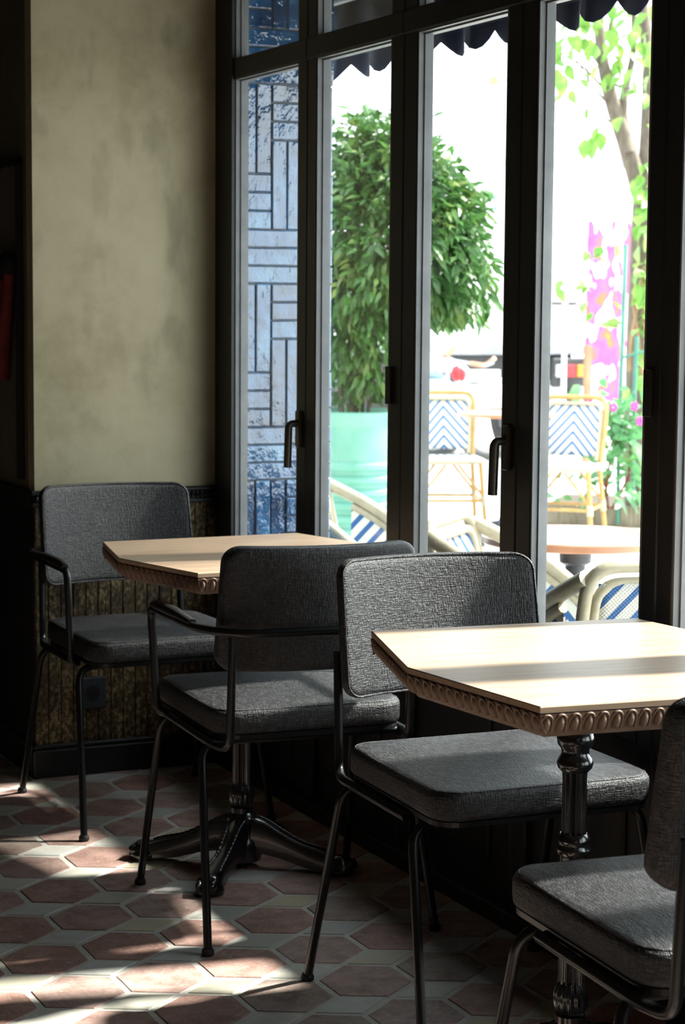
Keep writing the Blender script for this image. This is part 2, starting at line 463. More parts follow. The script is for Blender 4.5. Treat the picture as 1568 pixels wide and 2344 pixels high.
# tile lattice measured on the floor
va, vb, vc = Vector((0, 0.105)), Vector((0.0881, 0.0663)), Vector((0.0919, -0.0473))
t1, t2 = vb+vc, vc-va-vb
O = Vector((1.331, 3.743))
L1 = Vector((0,0)); T = L1+vb; R1 = T+vc; R2 = R1-va; Bt = R2-vb; L2 = Bt-vc
cen = (L1+T+R1+R2+Bt+L2)/6
hexp = [tuple(p-cen) for p in (L2, Bt, R2, R1, T, L1)]
B0 = Vector(hexp[1])            # bottom corner of the hexagon
rc = [B0, B0+vc, B0+vc+vb, B0+vb]
rcen = sum(rc, Vector((0,0)))/4
rhop = [tuple(p-rcen) for p in rc]
def tile_mesh(name, poly, m, sd):
    rnd = random.Random(sd)
    P = inset(poly, 0.0068)
    Q = []
    for i in range(len(P)):         # a slightly uneven rim
        a, b = Vector(P[i]), Vector(P[(i+1) % len(P)])
        for k in range(3):
            p = a.lerp(b, k/3)
            j = 0.0004 if k == 0 else 0.0011
            Q.append((p.x+rnd.uniform(-j, j), p.y+rnd.uniform(-j, j)))
    return MB().prism(Q, -0.012, 0.0, 0.0016).mesh(name, m, 40)
hex_me = [tile_mesh('hexagon_tile', hexp, M['terracotta'], i) for i in range(5)]
rho_me = [tile_mesh('diamond_tile', rhop, M['cream'], 20+i) for i in range(5)]
cells = []
for i in range(-26, 12):
    for j in range(-24, 22):
        c = O + t1*i + t2*j
        if -2.6 < c.x < 2.16 and 0.4 < c.y < 7.6: cells.append(c)
cells.sort(key=lambda c: (Vector((c.x-1.45, (c.y-4.0)*0.72))).length)
rnd = random.Random(3)
for which, off, mes, nm in ((0, Vector((0,0)), hex_me, 'hexagon_tile'), (1, rcen, rho_me, 'diamond_tile')):
    rest = MB(); n = 0
    for c in cells:
        p = c + off
        if p.x > 2.10 and which == 0 and p.x > 2.15: continue
        if (p.y > YB+0.05 and p.x > XP-0.02): continue
        if n < 260:
            o = link(nm, mes[rnd.randrange(5)], floor, (p.x, p.y, rnd.uniform(-0.0012, 0.0)))
            o.rotation_euler = (rnd.uniform(-.004, .004), rnd.uniform(-.004, .004), rnd.uniform(-.006, .006)); n += 1
        else:
            rest.prism([(q[0]+p.x, q[1]+p.y) for q in inset(hexp if which == 0 else rhop, 0.006)], -0.012, -0.0005, 0.002)
    if rest.v:
        o = rest.build(nm+'s_beyond', M['terracotta'] if which == 0 else M['cream'], floor); o['kind'] = 'stuff'

ceiling = MB().box(-3.4, 2.3, -3.4, 8.3, CEIL, CEIL+0.1).build('ceiling', M['ceiling']); tag(ceiling, 'dark ceiling over the cafe room', None, None, 'structure')
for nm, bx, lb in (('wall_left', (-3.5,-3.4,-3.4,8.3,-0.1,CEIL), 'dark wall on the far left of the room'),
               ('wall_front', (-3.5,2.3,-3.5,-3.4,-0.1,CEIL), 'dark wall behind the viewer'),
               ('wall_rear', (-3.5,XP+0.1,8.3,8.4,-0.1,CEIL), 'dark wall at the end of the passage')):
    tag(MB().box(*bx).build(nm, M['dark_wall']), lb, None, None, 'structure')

# plaster wall with gilt wainscot
wb = MB().box(XP, 2.2, YB, YB+0.06, 0.79, CEIL).build('wall_back', M['plaster'])
tag(wb, 'mottled olive beige plaster wall above a gilded plank wainscot', None, None, 'structure')
MB().box(XP+0.004, 2.2, YB+0.014, YB+0.06, -0.02, 0.79).build('wainscot_backing', M['dark_wood'], wb)
pitch = 0.0366; k = 0
x = XP+0.001
board_me = MB().box(0, pitch-0.0022, 0, 0.018, 0.088, 0.768, 0.0015).mesh('board', M['gilt'])
while x < XW-0.01:
    link('board', board_me, wb, (x, YB-0.001+random.uniform(-0.0012, 0.0012), 0)); x += pitch
rail = MB().box(XP-0.012, XW, YB-0.014, YB+0.02, 0.766, 0.778, 0.003).box(XP-0.016, XW, YB-0.02, YB+0.02, 0.800, 0.812, 0.004).box(XP-0.006, XW, YB-0.006, YB+0.02, 0.776, 0.802).build('chair_rail', M['dark_wood'], wb)
rail['label'] = 'dark beaded chair rail'
bead_me = MB().sphere((0,0,0), (0.0058, 0.009, 0.0105), 8, 6).mesh('rail_bead', M['cast_iron'], 60)
x = XP+0.004
while x < XW-0.005:
    link('rail_bead', bead_me, rail, (x, YB-0.007, 0.789)); x += 0.0135
bb = MB().box(XP-0.012, XW, YB-0.018, YB+0.01, -0.004, 0.078, 0.003).box(XP-0.008, XW, YB-0.012, YB+0.01, 0.078, 0.092, 0.004).build('baseboard_back', M['dark_wood'])
tag(bb, 'dark painted baseboard under the gilded wainscot', None, None, 'structure')

# side face of the plaster wall, running into the dark passage
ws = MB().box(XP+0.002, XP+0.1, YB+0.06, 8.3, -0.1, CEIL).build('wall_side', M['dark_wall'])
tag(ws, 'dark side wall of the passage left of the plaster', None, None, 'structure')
MB().box(XP-0.012, XP+0.01, YB+0.02, 8.3, 0.766, 0.812, 0.004).build('chair_rail', M['dark_wood'], ws)
MB().box(XP-0.003, XP+0.01, YB+0.02, 8.3, 0.09, 0.766).build('wainscot', M['dark_wood'], ws)
tag(MB().box(XP-0.012, XP+0.01, YB+0.01, 8.3, -0.004, 0.092, 0.003).build('baseboard_side', M['dark_wood']), 'dark baseboard along the passage wall', None, None, 'structure')
fr = empty('wall_panel', 'dim framed panel on the passage wall left of the plaster', 'wall panel', (XP, 5.6, 0))
MB().box(-0.008, 0.004, 0.012, 0.62, 0.85, 1.72).build('panel_field', simple('panel_field', (0.15,0.135,0.10), (0.19,0.17,0.125), 0.7), fr)
MB().box(-0.018, 0.002, 0.0, 0.018, 0.835, 1.735, 0.003).build('frame_stile', M['dark_wood'], fr)
MB().box(-0.018, 0.002, 0.62, 0.64, 0.835, 1.735, 0.003).build('frame_stile', M['dark_wood'], fr)
MB().box(-0.018, 0.002, 0.0, 0.64, 1.715, 1.735, 0.003).build('frame_rail', M['dark_wood'], fr)
# dark red cloth hanging on the passage wall
hc = empty('hanging_cloth', 'dark red cloth hanging folded in the shade at the left edge', 'cloth', (XP-0.03, 5.61, 1.12))
mb = MB()
for i, (dy, w) in enumerate(((0.0, 0.020), (0.045, 0.024), (0.095, 0.022))):
    mb.tube([(0, dy+0.02, 0.30), (-0.004, dy+0.04, 0.20), (-0.006, dy+0.075, 0.08), (-0.004, dy+0.105, 0.0)], lambda t, w=w: w*(0.75+0.4*t), 10)
mb.build('cloth_fold', M['red_cloth'], hc, 60)
MB().sphere((0.0, 0.07, 0.31), (0.026, 0.075, 0.045), 12, 8).build('hood', M['black_cloth'], hc, 60)
MB().tube([(0.03, 0.07, 0.34), (-0.005, 0.07, 0.34), (-0.012, 0.07, 0.355)], 0.006, 8).build('hook', M['black_metal'], hc)

# ------------------------------------------------------------------ window wall
SILL, TR0, TR1, TOPZ = 0.568, 1.958, 2.012, 2.72
MUL = [(5.50, 5.372), (4.93, 4.812), (4.381, 4.243), (3.823, 3.695), (3.275, 3.165), (2.805, 2.668), (2.29, 2.165), (1.74, 1.615), (1.19, 1.065)]
XG = XW + 0.029       # glass
trim = MB().box(XW-0.018, XW+0.09, -3.4, 5.5, -0.02, 0.038, 0.004).build('trim_1', M['frame'])
tag(trim, 'dark threshold strip along the foot of the windows', None, None, 'structure')
tag(MB().box(XW-0.01, XW+0.07, -3.4, 5.5, TOPZ, CEIL).build('wall_window_header', M['frame']), 'dark header above the windows', None, None, 'structure')
tag(MB().box(XW, XW+0.07, -3.4, 1.127, -0.1, CEIL).build('wall_window', M['dark_wall']), 'dark wall beyond the last window', None, None, 'structure')
tag(MB().box(XW-0.01, XW+0.040, 5.372, 5.54, -0.1, CEIL).build('trim_2', M['frame']), 'dark corner post between the plaster wall and the windows', None, None, 'structure')
def bay(n, ya, yb, la, lb):
    """a folding window leaf; ya > yb are the clear edges of the opening, la / lb the stile widths"""
    w = empty('window_%d' % n, ('dark framed folding window leaf with a tall pane, %s from the plaster wall' % ['first','second','third','fourth','fifth','sixth','seventh','eighth','ninth','tenth','eleventh','twelfth','thirteenth','fourteenth'][n-1]), None, (0,0,0), 0, None, 'structure')
    y1, y0 = ya+la, yb-lb
    for (p, q) in ((ya, y1), (y0, yb)):
        if q-p > 0.004: MB().box(XW, XW+0.042, p+0.0012, q-0.0012, 0.036, TOPZ, 0.003).build('stile', M['frame'], w)
    MB().box(XW-0.004, XW+0.042, y0, y1, TR0, TR1, 0.003).build('transom_bar', M['frame'], w)
    MB().box(XW+0.001, XW+0.042, yb, ya, TOPZ-0.05, TOPZ).build('top_rail', M['frame'], w)
    MB().box(XW+0.001, XW+0.042, yb, ya, SILL-0.07, SILL-0.012, 0.003).build('bottom_rail', M['frame'], w)
    MB().box(XW+0.016, XW+0.05, yb, ya, 0.036, SILL-0.07).build('lower_panel', M['frame'], w)
    MB().box(XW+0.006, XW+0.03, yb+0.05, ya-0.05, 0.12, SILL-0.13, 0.006).build('raised_field', M['frame'], w)
    for z0, z1 in ((SILL, TR0), (TR1, TOPZ-0.05)):
        # stepped glazing beads round the pane
        for d, dx0, dx1 in ((0.004, 0.001, 0.015), (0.008, 0.015, 0.026)):
            b = MB()
            b.box(XW+dx0, XW+0.036, ya-d, ya+0.001, z0-0.012, z1)
            b.box(XW+dx0, XW+0.036, yb-0.001, yb+d, z0-0.012, z1)
            b.box(XW+dx0, XW+0.036, yb, ya, z0-0.012, z0-0.012+d)
            b.box(XW+dx0, XW+0.036, yb, ya, z1-d, z1+0.001)
            b.build('glazing_bead', M['bead'], w)
        MB().box(XG, XG+0.005, yb+0.006, ya-0.006, z0-0.005, z1-0.004).build('pane', M['glass'], w)
    return w
bays = []
for i in range(len(MUL)-1):
    la = (MUL[i][0]-MUL[i][1])/2 if i > 0 else 0.0
    lb = (MUL[i+1][0]-MUL[i+1][1])/2
    bays.append(bay(i+1, MUL[i][1], MUL[i+1][0], la, lb))
def handle(w, y, ztop):
    h = MB().box(XW-0.010, XW+0.002, y-0.014, y+0.014, ztop-0.085, ztop+0.012, 0.003).build('handle', M['handle_metal'], w)
    mb = MB()
    p = fillet([(XW-0.005, y, ztop-0.022), (XW-0.033, y, ztop-0.022), (XW-0.036, y, ztop-0.137)], 0.016, 6)
    mb.tube(p, lambda t: 0.0095 if t < 0.75 else 0.0105, 10)
    mb.build('lever', M['handle_metal'], h, 50)
handle(bays[0], 4.93-0.024, 1.046)
handle(bays[2], 3.823-0.028, 1.072)
for w, y, z in ((bays[1], 4.378, 1.10), (bays[4], 3.262, 1.13)):
    MB().box(XW-0.008, XW+0.002, y-0.022, y+0.006, z, z+0.09, 0.002).build('hinge', M['frame'], w)

# ------------------------------------------------------------------ chairs
def rrect(w, d, rc, nc=6, ns=7):
    """rounded rectangle loop, counter-clockwise"""
    pts = []
    cs = [(w/2-rc, d/2-rc, 0), (-w/2+rc, d/2-rc, PI/2), (-w/2+rc, -d/2+rc, PI), (w/2-rc, -d/2+rc, 1.5*PI)]
    for i, (cx, cy, a0) in enumerate(cs):
        arc = [(cx+rc*math.cos(a0+PI/2*k/nc), cy+rc*math.sin(a0+PI/2*k/nc)) for k in range(nc+1)]
        pts += arc
        nx = cs[(i+1) % 4]; a1 = nx[2]
        e = (nx[0]+rc*math.cos(a1), nx[1]+rc*math.sin(a1)); s = arc[-1]
        for k in range(1, ns): pts.append((s[0]+(e[0]-s[0])*k/ns, s[1]+(e[1]-s[1])*k/ns))
    return pts
def cushion(w, d, t, rc, re, dome=0.004):
    """cushion lying in xy, thickness along z from 0 to t"""
    rings = []
    for k in range(5):
        a = PI/2*k/4; rings.append((re*(1-math.sin(a)), re*(1-math.cos(a))))
    for k in range(5):
        a = PI/2*k/4; rings.append((re*(1-math.cos(a)), t-re+re*math.sin(a)))
    mb = MB(); vs = []; n = None
    base = rrect(w, d, rc); n = len(base)
    def scaled(ins):
        L = rrect(w-2*ins, d-2*ins, max(rc-ins, 0.008)); return L
    loops = [[(x*s, y*s, 0) for x, y in scaled(re)] for s in (0.02, 0.5)]
    for ins, z in rings: loops.append([(x, y, z) for x, y in scaled(ins)])
    top = scaled(re)
    for s in (0.93, 0.8, 0.62, 0.42, 0.2, 0.02): loops.append([(x*s, y*s, t+dome*(1-s*s)) for x, y in top])
    for L in loops: vs += L
    fs = []
    for i in range(len(loops)-1):
        for k in range(n):
            k2 = (k+1) % n; fs.append((i*n+k, i*n+k2, (i+1)*n+k2, (i+1)*n+k))
    fs.append(tuple(range(n-1, -1, -1))); fs.append(tuple((len(loops)-1)*n+k for k in range(n)))
    return mb.add(vs, fs)
BK_W, BK_H, BK_T = 0.430, 0.270, 0.042
def bend_back(p):
    """panel coordinates (x across, y up from bottom, z thickness towards the front) to chair space"""
    x, y, z = p
    lean = 0.20
    fx = 0.40*x*x/0.21          # the sides come forward
    cy = y + BK_H/2
    return (x*(1-0.02*cy/BK_H), -0.262 + z*math.cos(lean) - cy*math.sin(lean)*0.95 + fx*0.62, 0.576 + cy*math.cos(lean) + z*math.sin(lean)*0.3)
def make_chair(arms):
    root = empty('armchair' if arms else 'dining_chair', None, 'chair')
    r = 0.0092
    st = cushion(0.440, 0.452, 0.056, 0.055, 0.016, 0.006)
    st.v = [(x*(1.0+0.02*y/0.23), y+0.03, z+0.436) for x, y, z in st.v]
    seat = st.build('seat', M['fabric'], root, 60)
    pp = [(x*(1.0+0.02*y/0.23), y+0.03, 0.4885) for x, y in rrect(0.440-0.016, 0.452-0.016, 0.05)]
    MB().tube(pp, 0.0028, 6, closed=True).build('piping', M['fabric'], seat, 60)
    # steel tray under the cushion
    tr = [(x*(1.0+0.02*y/0.23), y+0.03) for x, y in rrect(0.428, 0.44, 0.05, 6, 2)]
    MB().prism(tr, 0.428, 0.437).build('seat_tray', M['black_metal'], root)
    bk = cushion(BK_W, BK_H, BK_T, 0.035, 0.014, 0.002)
    bk.v = [bend_back(p) for p in bk.v]
    back = bk.build('backrest', M['fabric'], root, 60)
    pp = [bend_back((x, y, BK_T-0.004)) for x, y in rrect(BK_W-0.006, BK_H-0.006, 0.033)]
    MB().tube(pp, 0.0026, 6, closed=True).build('piping', M['fabric'], back, 60)
    for sy in (1, -1):
        ty = 0.165 if sy > 0 else -0.150
        for sx in (-1, 1):
            p = fillet([(sx*0.254, sy*0.272, 0.006), (sx*0.232, ty, 0.419), (sx*0.13, ty, 0.419)], 0.045, 7)
            lg = MB().tube(p, r, 10).build('leg', M['black_metal'], root, 60)
            MB().lathe([(0, 0.0125), (0.006, 0.0135), (0.010, 0.0125), (0.014, 0.0105)], 14, sx*0.254, sy*0.272).build('foot_cap', M['rubber'], lg, 40)
        MB().tube([(-0.132, ty, 0.419), (0.132, ty, 0.419)], r, 10).build('front_rail' if sy > 0 else 'rear_rail', M['black_metal'], root, 60)
    for sx in (-1, 1):
        p = fillet([(sx*0.198, -0.262, 0.66), (sx*0.200, -0.246, 0.421), (sx*0.218, -0.19, 0.421), (sx*0.222, 0.12, 0.421)], [0.05, 0.03], 7)
        MB().tube(p, r, 10).build('back_post', M['black_metal'], root, 60)
    if arms:
        pts = []
        for sx in (-1, 1):
            q = [(sx*0.215, 0.03, 0.422), (sx*0.222, 0.135, 0.422), (sx*0.247, 0.150, 0.433), (sx*0.258, 0.158, 0.664), (sx*0.252, -0.20, 0.668), (sx*0.19, -0.292, 0.668)]
            pts.append(q)
        path = fillet(pts[0] + [(0, -0.300, 0.668)] + pts[1][::-1], [0.03, 0.02, 0.03, 0.07, 0.05, 0.3, 0.05, 0.07, 0.03, 0.02, 0.03], 6)
        # corners of the right half have the same radii in reverse
        MB().tube(path, r, 10).build('arm_rail', M['black_metal'], root, 60)
        for sx in (-1, 1):
            q = [(sx*0.2575, 0.140, 0.672), (sx*0.257, 0.10, 0.677), (sx*0.2545, -0.03, 0.678), (sx*0.2525, -0.15, 0.674)]
            MB().tube(fillet(q, 0.03, 4), lambda t: 0.0145*(1-0.35*abs(2*t-1)**3), 10, flat=0.8).build('arm_pad', M['arm_pad'], root, 60)
    return root
c_arm = make_chair(True)
c_arm.location = (1.752, 5.070, 0); c_arm.rotation_euler = (0, 0, PI+math.radians(0.5))
tag(c_arm, 'charcoal tweed armchair against the plaster wall, facing the viewer across the far table', None, 'tweed cafe chairs')
c2 = copy_tree(c_arm)
c2.location = (1.737, 4.087, 0); c2.rotation_euler = (0, 0, math.radians(-4.2))
c2['label'] = 'charcoal tweed armchair seen from behind, tucked up to the far table'
c_side = make_chair(False)
c_side.location = (1.835, 3.330, 0); c_side.rotation_euler = (0, 0, PI-math.radians(1.8))
tag(c_side, 'armless charcoal tweed chair with sunlit backrest facing the front table', None, 'tweed cafe chairs')
c4 = copy_tree(c_side)
c4.location = (1.688, 2.378, 0); c4.rotation_euler = (0, 0, math.radians(-5))
c4['label'] = 'armless charcoal tweed chair cut off by the right edge, nearest the viewer'

# ------------------------------------------------------------------ tables
egg = MB()
for k in range(9):      # raised arch round the egg
    pass
arch = [(0.0098*math.cos(a), 0.0, -0.004+0.0*a) for a in (0,)]
ap = [Vector((0.0100*math.cos(t), 0.0012, -0.016+0.0165*math.sin(t) if math.sin(t) > 0 else -0.016)) for t in [PI*k/10 for k in range(11)]]
ap = [Vector((0.0102, 0, -0.030))] + ap + [Vector((-0.0102, 0, -0.030))]
egg.tube(ap, 0.0021, 6)
egg.sphere((0, 0.0005, -0.0165), (0.0068, 0.0065, 0.0135), 10, 6)
egg_me = egg.mesh('egg', M['carved_wood'], 60)
dart_me = MB().add([(-0.0022,0,-0.001),(0.0022,0,-0.001),(0,0.003,-0.008),(0,0.001,-0.030),(-0.0012,0,-0.018),(0.0012,0,-0.018)], [(0,1,2),(0,2,4),(1,5,2),(2,3,4),(2,5,3)]).mesh('dart', M['carved_wood'])
TH = 0.755
def make_table(label, loc, rz, hd, hw_end, hw_mid, dx):
    root = empty('bistro_table', label, 'table', loc, rz, 'hexagonal wooden cafe tables')
    poly = [(-hw_end, -hd), (hw_end, -hd), (hw_mid, 0), (hw_end, hd), (-hw_end, hd), (-hw_mid, 0)]
    poly = [(x+dx, y) for x, y in poly]
    MB().prism(poly, TH-0.010, TH, 0.0015).build('tabletop', M['table_wood'], root)
    MB().prism(inset(poly, 0.003), TH-0.0125, TH-0.0095).build('shadow_line', M['dark_wood'], root)
    a, b, c = inset(poly, 0.0005), inset(poly, 0.005), inset(poly, 0.020)
    n = 6; vs = [(p[0], p[1], z) for P, z in ((a, TH-0.0122), (a, TH-0.016), (b, TH-0.030), (c, TH-0.050)) for p in P]
    fs = [(i*n+k, i*n+(k+1) % n, (i+1)*n+(k+1) % n, (i+1)*n+k) for i in range(3) for k in range(n)] + [tuple(range(n)), tuple(3*n+k for k in range(n-1, -1, -1))]
    md = MB().add(vs, fs).build('moulding', M['carved_wood'], root)
    for i in range(6):
        p, q = Vector(a[i]), Vector(a[(i+1) % 6]); L = (q-p).length; e = (q-p)/L
        ang = math.atan2(e.y, e.x)
        cnt = int(round(L/0.0232)); st = L/cnt
        for k in range(cnt):
            g = p + e*(st*(k+0.5))
            for me, nm, sh in ((egg_me, 'egg', 0), (dart_me, 'dart', st/2)):
                h = g + e*sh
                o = link(nm, me, md, (h.x, h.y, TH-0.0135)); o.rotation_euler = (math.radians(20), 0, ang)
                o.scale = (1, -1, 1)
    # pedestal
    I = M['cast_iron']
    MB().box(-0.16, 0.16, -0.022, 0.022, TH-0.056, TH-0.048, 0.002).box(-0.022, 0.022, -0.16, 0.16, TH-0.056, TH-0.048, 0.002).build('mounting_cross', I, root)
    MB().lathe([(0.563,0.0225),(0.570,0.029),(0.578,0.0310),(0.586,0.028),(0.593,0.0235),(0.601,0.0235),(0.610,0.030),(0.620,0.0315),(0.629,0.029),(0.637,0.024),(0.690,0.024),(0.700,0.030)], 28).build('capital', I, root, 40)
    MB().lathe([(0.452,0.0225),(0.46,0.0218),(0.55,0.0208),(0.566,0.0222)], 96, flute=(12, 0.24)).build('upper_column', I, root, 60)
    MB().lathe([(0.418,0.0225),(0.424,0.028),(0.431,0.029),(0.437,0.025),(0.442,0.025),(0.447,0.0285),(0.453,0.027),(0.458,0.0225)], 28).build('column_ring', I, root, 40)
    MB().lathe([(0.20,0.0235),(0.21,0.0225),(0.41,0.0222),(0.42,0.0225)], 96, flute=(12, 0.24)).build('lower_column', I, root, 60)
    MB().lathe([(0.142,0.020),(0.150,0.0255),(0.162,0.0295),(0.174,0.0305),(0.186,0.0285),(0.196,0.0245),(0.203,0.021)], 96, flute=(14, 0.10)).build('collar_ball', I, root, 60)
    MB().lathe([(0.018,0.047),(0.05,0.050),(0.068,0.046),(0.074,0.040),(0.108,0.034),(0.112,0.037),(0.121,0.038),(0.126,0.034),(0.132,0.026),(0.144,0.026)], 28).build('base_hub', I, root, 40)
    for s in range(4):
        ang = PI/4 + s*PI/2 + 0.08
        R = Matrix.Rotation(ang, 4, 'Z')
        # foot: lofted arm from hub to toe
        sec = [(0.030, 0.076, 0.026, 0.046), (0.060, 0.076, 0.022, 0.038), (0.10, 0.060, 0.019, 0.030), (0.15, 0.040, 0.018, 0.025), (0.20, 0.030, 0.022, 0.024), (0.235, 0.022, 0.024, 0.019), (0.262, 0.017, 0.018, 0.013)]
        mb = MB(); vs = []
        for (rr, zc, hw, hh) in sec:
            for (a, b) in ((-1,-1),(1,-1),(1.0,0.2),(0.72,0.9),(0.25,1),(-0.25,1),(-0.72,0.9),(-1.0,0.2)):
                vs.append((rr, a*hw, max(zc+b*hh, 0.003)))
        fs = [(i*8+k, i*8+(k+1) % 8, (i+1)*8+(k+1) % 8, (i+1)*8+k) for i in range(len(sec)-1) for k in range(8)] + [tuple(range(8)), tuple((len(sec)-1)*8+k for k in range(8))]
        ft = mb.add(vs, fs).xf(R).build('foot', I, root, 35)
        for sd in (-1, 1):
            pts = [(rr, sd*hw*0.74, zc+0.9*hh+0.001) for (rr, zc, hw, hh) in sec[:-1]]
            pts = fillet(pts, 0.02, 5)
            # resample finely for the twisted beads
            fine = []
            for i in range(len(pts)-1):
                for t in range(3): fine.append(Vector(pts[i]).lerp(Vector(pts[i+1]), t/3))
            MB().tube(fine, lambda t: 0.0042*(0.72+0.28*abs(math.sin(t*PI*16))), 8).xf(R).build('rope_edge', I, ft, 60)
        toe = MB().lathe([(0.002,0.034),(0.012,0.036),(0.018,0.033),(0.022,0.030),(0.034,0.027),(0.042,0.018),(0.045,0.006)], 20)
        for k2 in (-1, 0, 1): toe.sphere((0.020, k2*0.016, 0.020), (0.018, 0.0105, 0.016), 10, 6)
        toe.xf(R @ Matrix.Translation((0.245, 0, 0))).build('toe', I, ft, 40)
    return root
make_table('hexagonal wooden pedestal table in the shade between the two armchairs', (1.777, 4.43, 0), math.radians(1), 0.315, 0.260, 0.330, 0.023)
make_table('hexagonal wooden pedestal table in bright sun at the right', (1.757, 2.885, 0), math.radians(-5.5), 0.362, 0.264, 0.334, 0.031)

# ------------------------------------------------------------------ wall socket
so = empty('wall_socket', 'dark square electric socket on the gilded wainscot', 'socket', (1.742, YB-0.003, 0.232))
MB().box(-0.041, 0.041, -0.012, 0.0, -0.045, 0.045, 0.003).build('cover_plate', M['plate_plastic'], so)
sf = MB().lathe([(0, 0.021), (0.003, 0.0225)], 24)
sf.xf(Matrix.Translation((0, -0.012, 0)) @ Matrix.Rotation(PI/2, 4, 'X')).build('socket_face', M['rubber'], so, 30)
for dx in (-0.009, 0.009):
    MB().lathe([(0, 0.0028), (0.001, 0.0028)], 10).xf(Matrix.Translation((dx, -0.0152, 0)) @ Matrix.Rotation(PI/2, 4, 'X')).build('contact_hole', M['black_cloth'], so)

# ------------------------------------------------------------------ outside
def at(px, py, depth):
    """world point seen at a photo pixel at a given depth along the view axis"""
    return Vector((0, 0, CAM_H)) + fwd*depth + r2*((px-784)/F_PX*depth) - u2*((py-1172)/F_PX*depth)
gr = MB().box(2.2, 40, -12, 40, GZ-0.2, GZ).build('ground', M['paving']); tag(gr, 'pale paved terrace outside the windows', None, None, 'structure')

# tiled pier beside the windows
PY = 5.54
pier = MB().box(2.16, 2.50, PY+0.006, 6.2, GZ, 3.4).build('wall_pier', M['tile_grout']); tag(pier, 'pier outside clad in glossy dark blue tiles', None, None, 'structure')
p_ = 0.0485; colw = 3*p_; vlen = 0.258; per = 0.156+0.160+vlen
tile_cache = {}
def gtile(x0, x1, z0, z1):
    x0 = max(x0, 2.16); x1 = min(x1, 2.504)
    if x1-x0 < 0.006: return
    w, h = round(x1-x0-0.004, 4), round(z1-z0-0.004, 4)
    if (w, h) not in tile_cache:
        tile_cache[w, h] = MB().box(-w/2, w/2, -0.008, 0.01, -h/2, h/2, 0.0025).mesh('glazed_tile', M['glazed'])
    o = link('glazed_tile', tile_cache[w, h], pier, ((x0+x1)/2, PY+random.uniform(-0.001, 0.001), (z0+z1)/2))
    o.rotation_euler = (random.uniform(-.012, .012), 0, random.uniform(-.02, .02))
XC = 2.308          # joint between the two columns seen in the first pane
ztop = 1.967
for k in range(-2, 4):
    z = ztop - k*per
    sh = p_ if k == 2 else 0.0
    for ci in range(-2, 3):
        x0 = XC + ci*colw + sh
        first_v = (ci % 2 == 1)
        if first_v:
            for i in range(3): gtile(x0+i*p_, x0+(i+1)*p_, z-vlen, z)
            for i in range(3): gtile(x0, x0+colw, z-vlen-(i+1)*0.0533, z-vlen-i*0.0533)
        else:
            for i in range(3): gtile(x0, x0+colw, z-(i+1)*0.0533, z-i*0.0533)
            for i in range(3): gtile(x0+i*p_, x0+(i+1)*p_, z-0.16-vlen, z-0.16)
    for i in range(3):
        zz = z-0.16-vlen
        for j in range(-2, 3): gtile(XC+j*0.27-0.14, XC+(j+1)*0.27-0.14, zz-(i+1)*0.052, zz-i*0.052)
for i in range(64):
    z0 = GZ + 0.01 + i*0.0533
    link('glazed_tile', tile_cache.setdefault('side', MB().box(-0.004, 0.004, -0.3, 0.3, -0.0245, 0.0245, 0.002).mesh('glazed_tile', M['glazed'])), pier, (2.503, 5.87, z0+0.026))

# awning with scalloped valance
aw = empty('awning', 'dark navy canvas awning with scalloped valance outside above the windows', 'awning', (2.2, 2.0, 0))
XV, ZV = 0.46, 2.028
MB().add([(0,-4,2.80),(XV,-4,2.26),(XV,6,2.26),(0,6,2.80),(0,-4,2.81),(XV,-4,2.27),(XV,6,2.27),(0,6,2.81)], [(0,1,2,3),(4,7,6,5),(0,4,5,1),(1,5,6,2),(2,6,7,3),(3,7,4,0)]).build('canopy', M['awning'], aw)
vs = []; fs = []; n = 400
for i in range(n+1):
    y = -4+10*i/n; u = y/0.15
    d = 0.045*abs(math.sin(PI*u)) ; wv = 0.018*math.sin(2*PI*u*0.5)+0.01*math.sin(y*31)
    vs += [(XV, y, 2.265), (XV+wv*0.6, y, 2.14), (XV+wv, y, ZV+0.035-d)]
for i in range(n):
    for k in range(2): fs.append((i*3+k, i*3+3+k, i*3+4+k, i*3+1+k))
vl = MB().add(vs, fs).build('valance', M['awning'], aw, 60)
sm = vl.modifiers.new('thickness', 'SOLIDIFY'); sm.thickness = 0.003
MB().tube([(XV, -4, 2.262), (XV, 6, 2.262)], 0.014, 10).build('front_bar', M['black_metal'], aw, 60)
for y in (-3.5, 0.0, 5.6): MB().tube([(0.02, y, 2.66), (XV, y, 2.26)], 0.010, 8).build('support_arm', M['black_metal'], aw, 60)

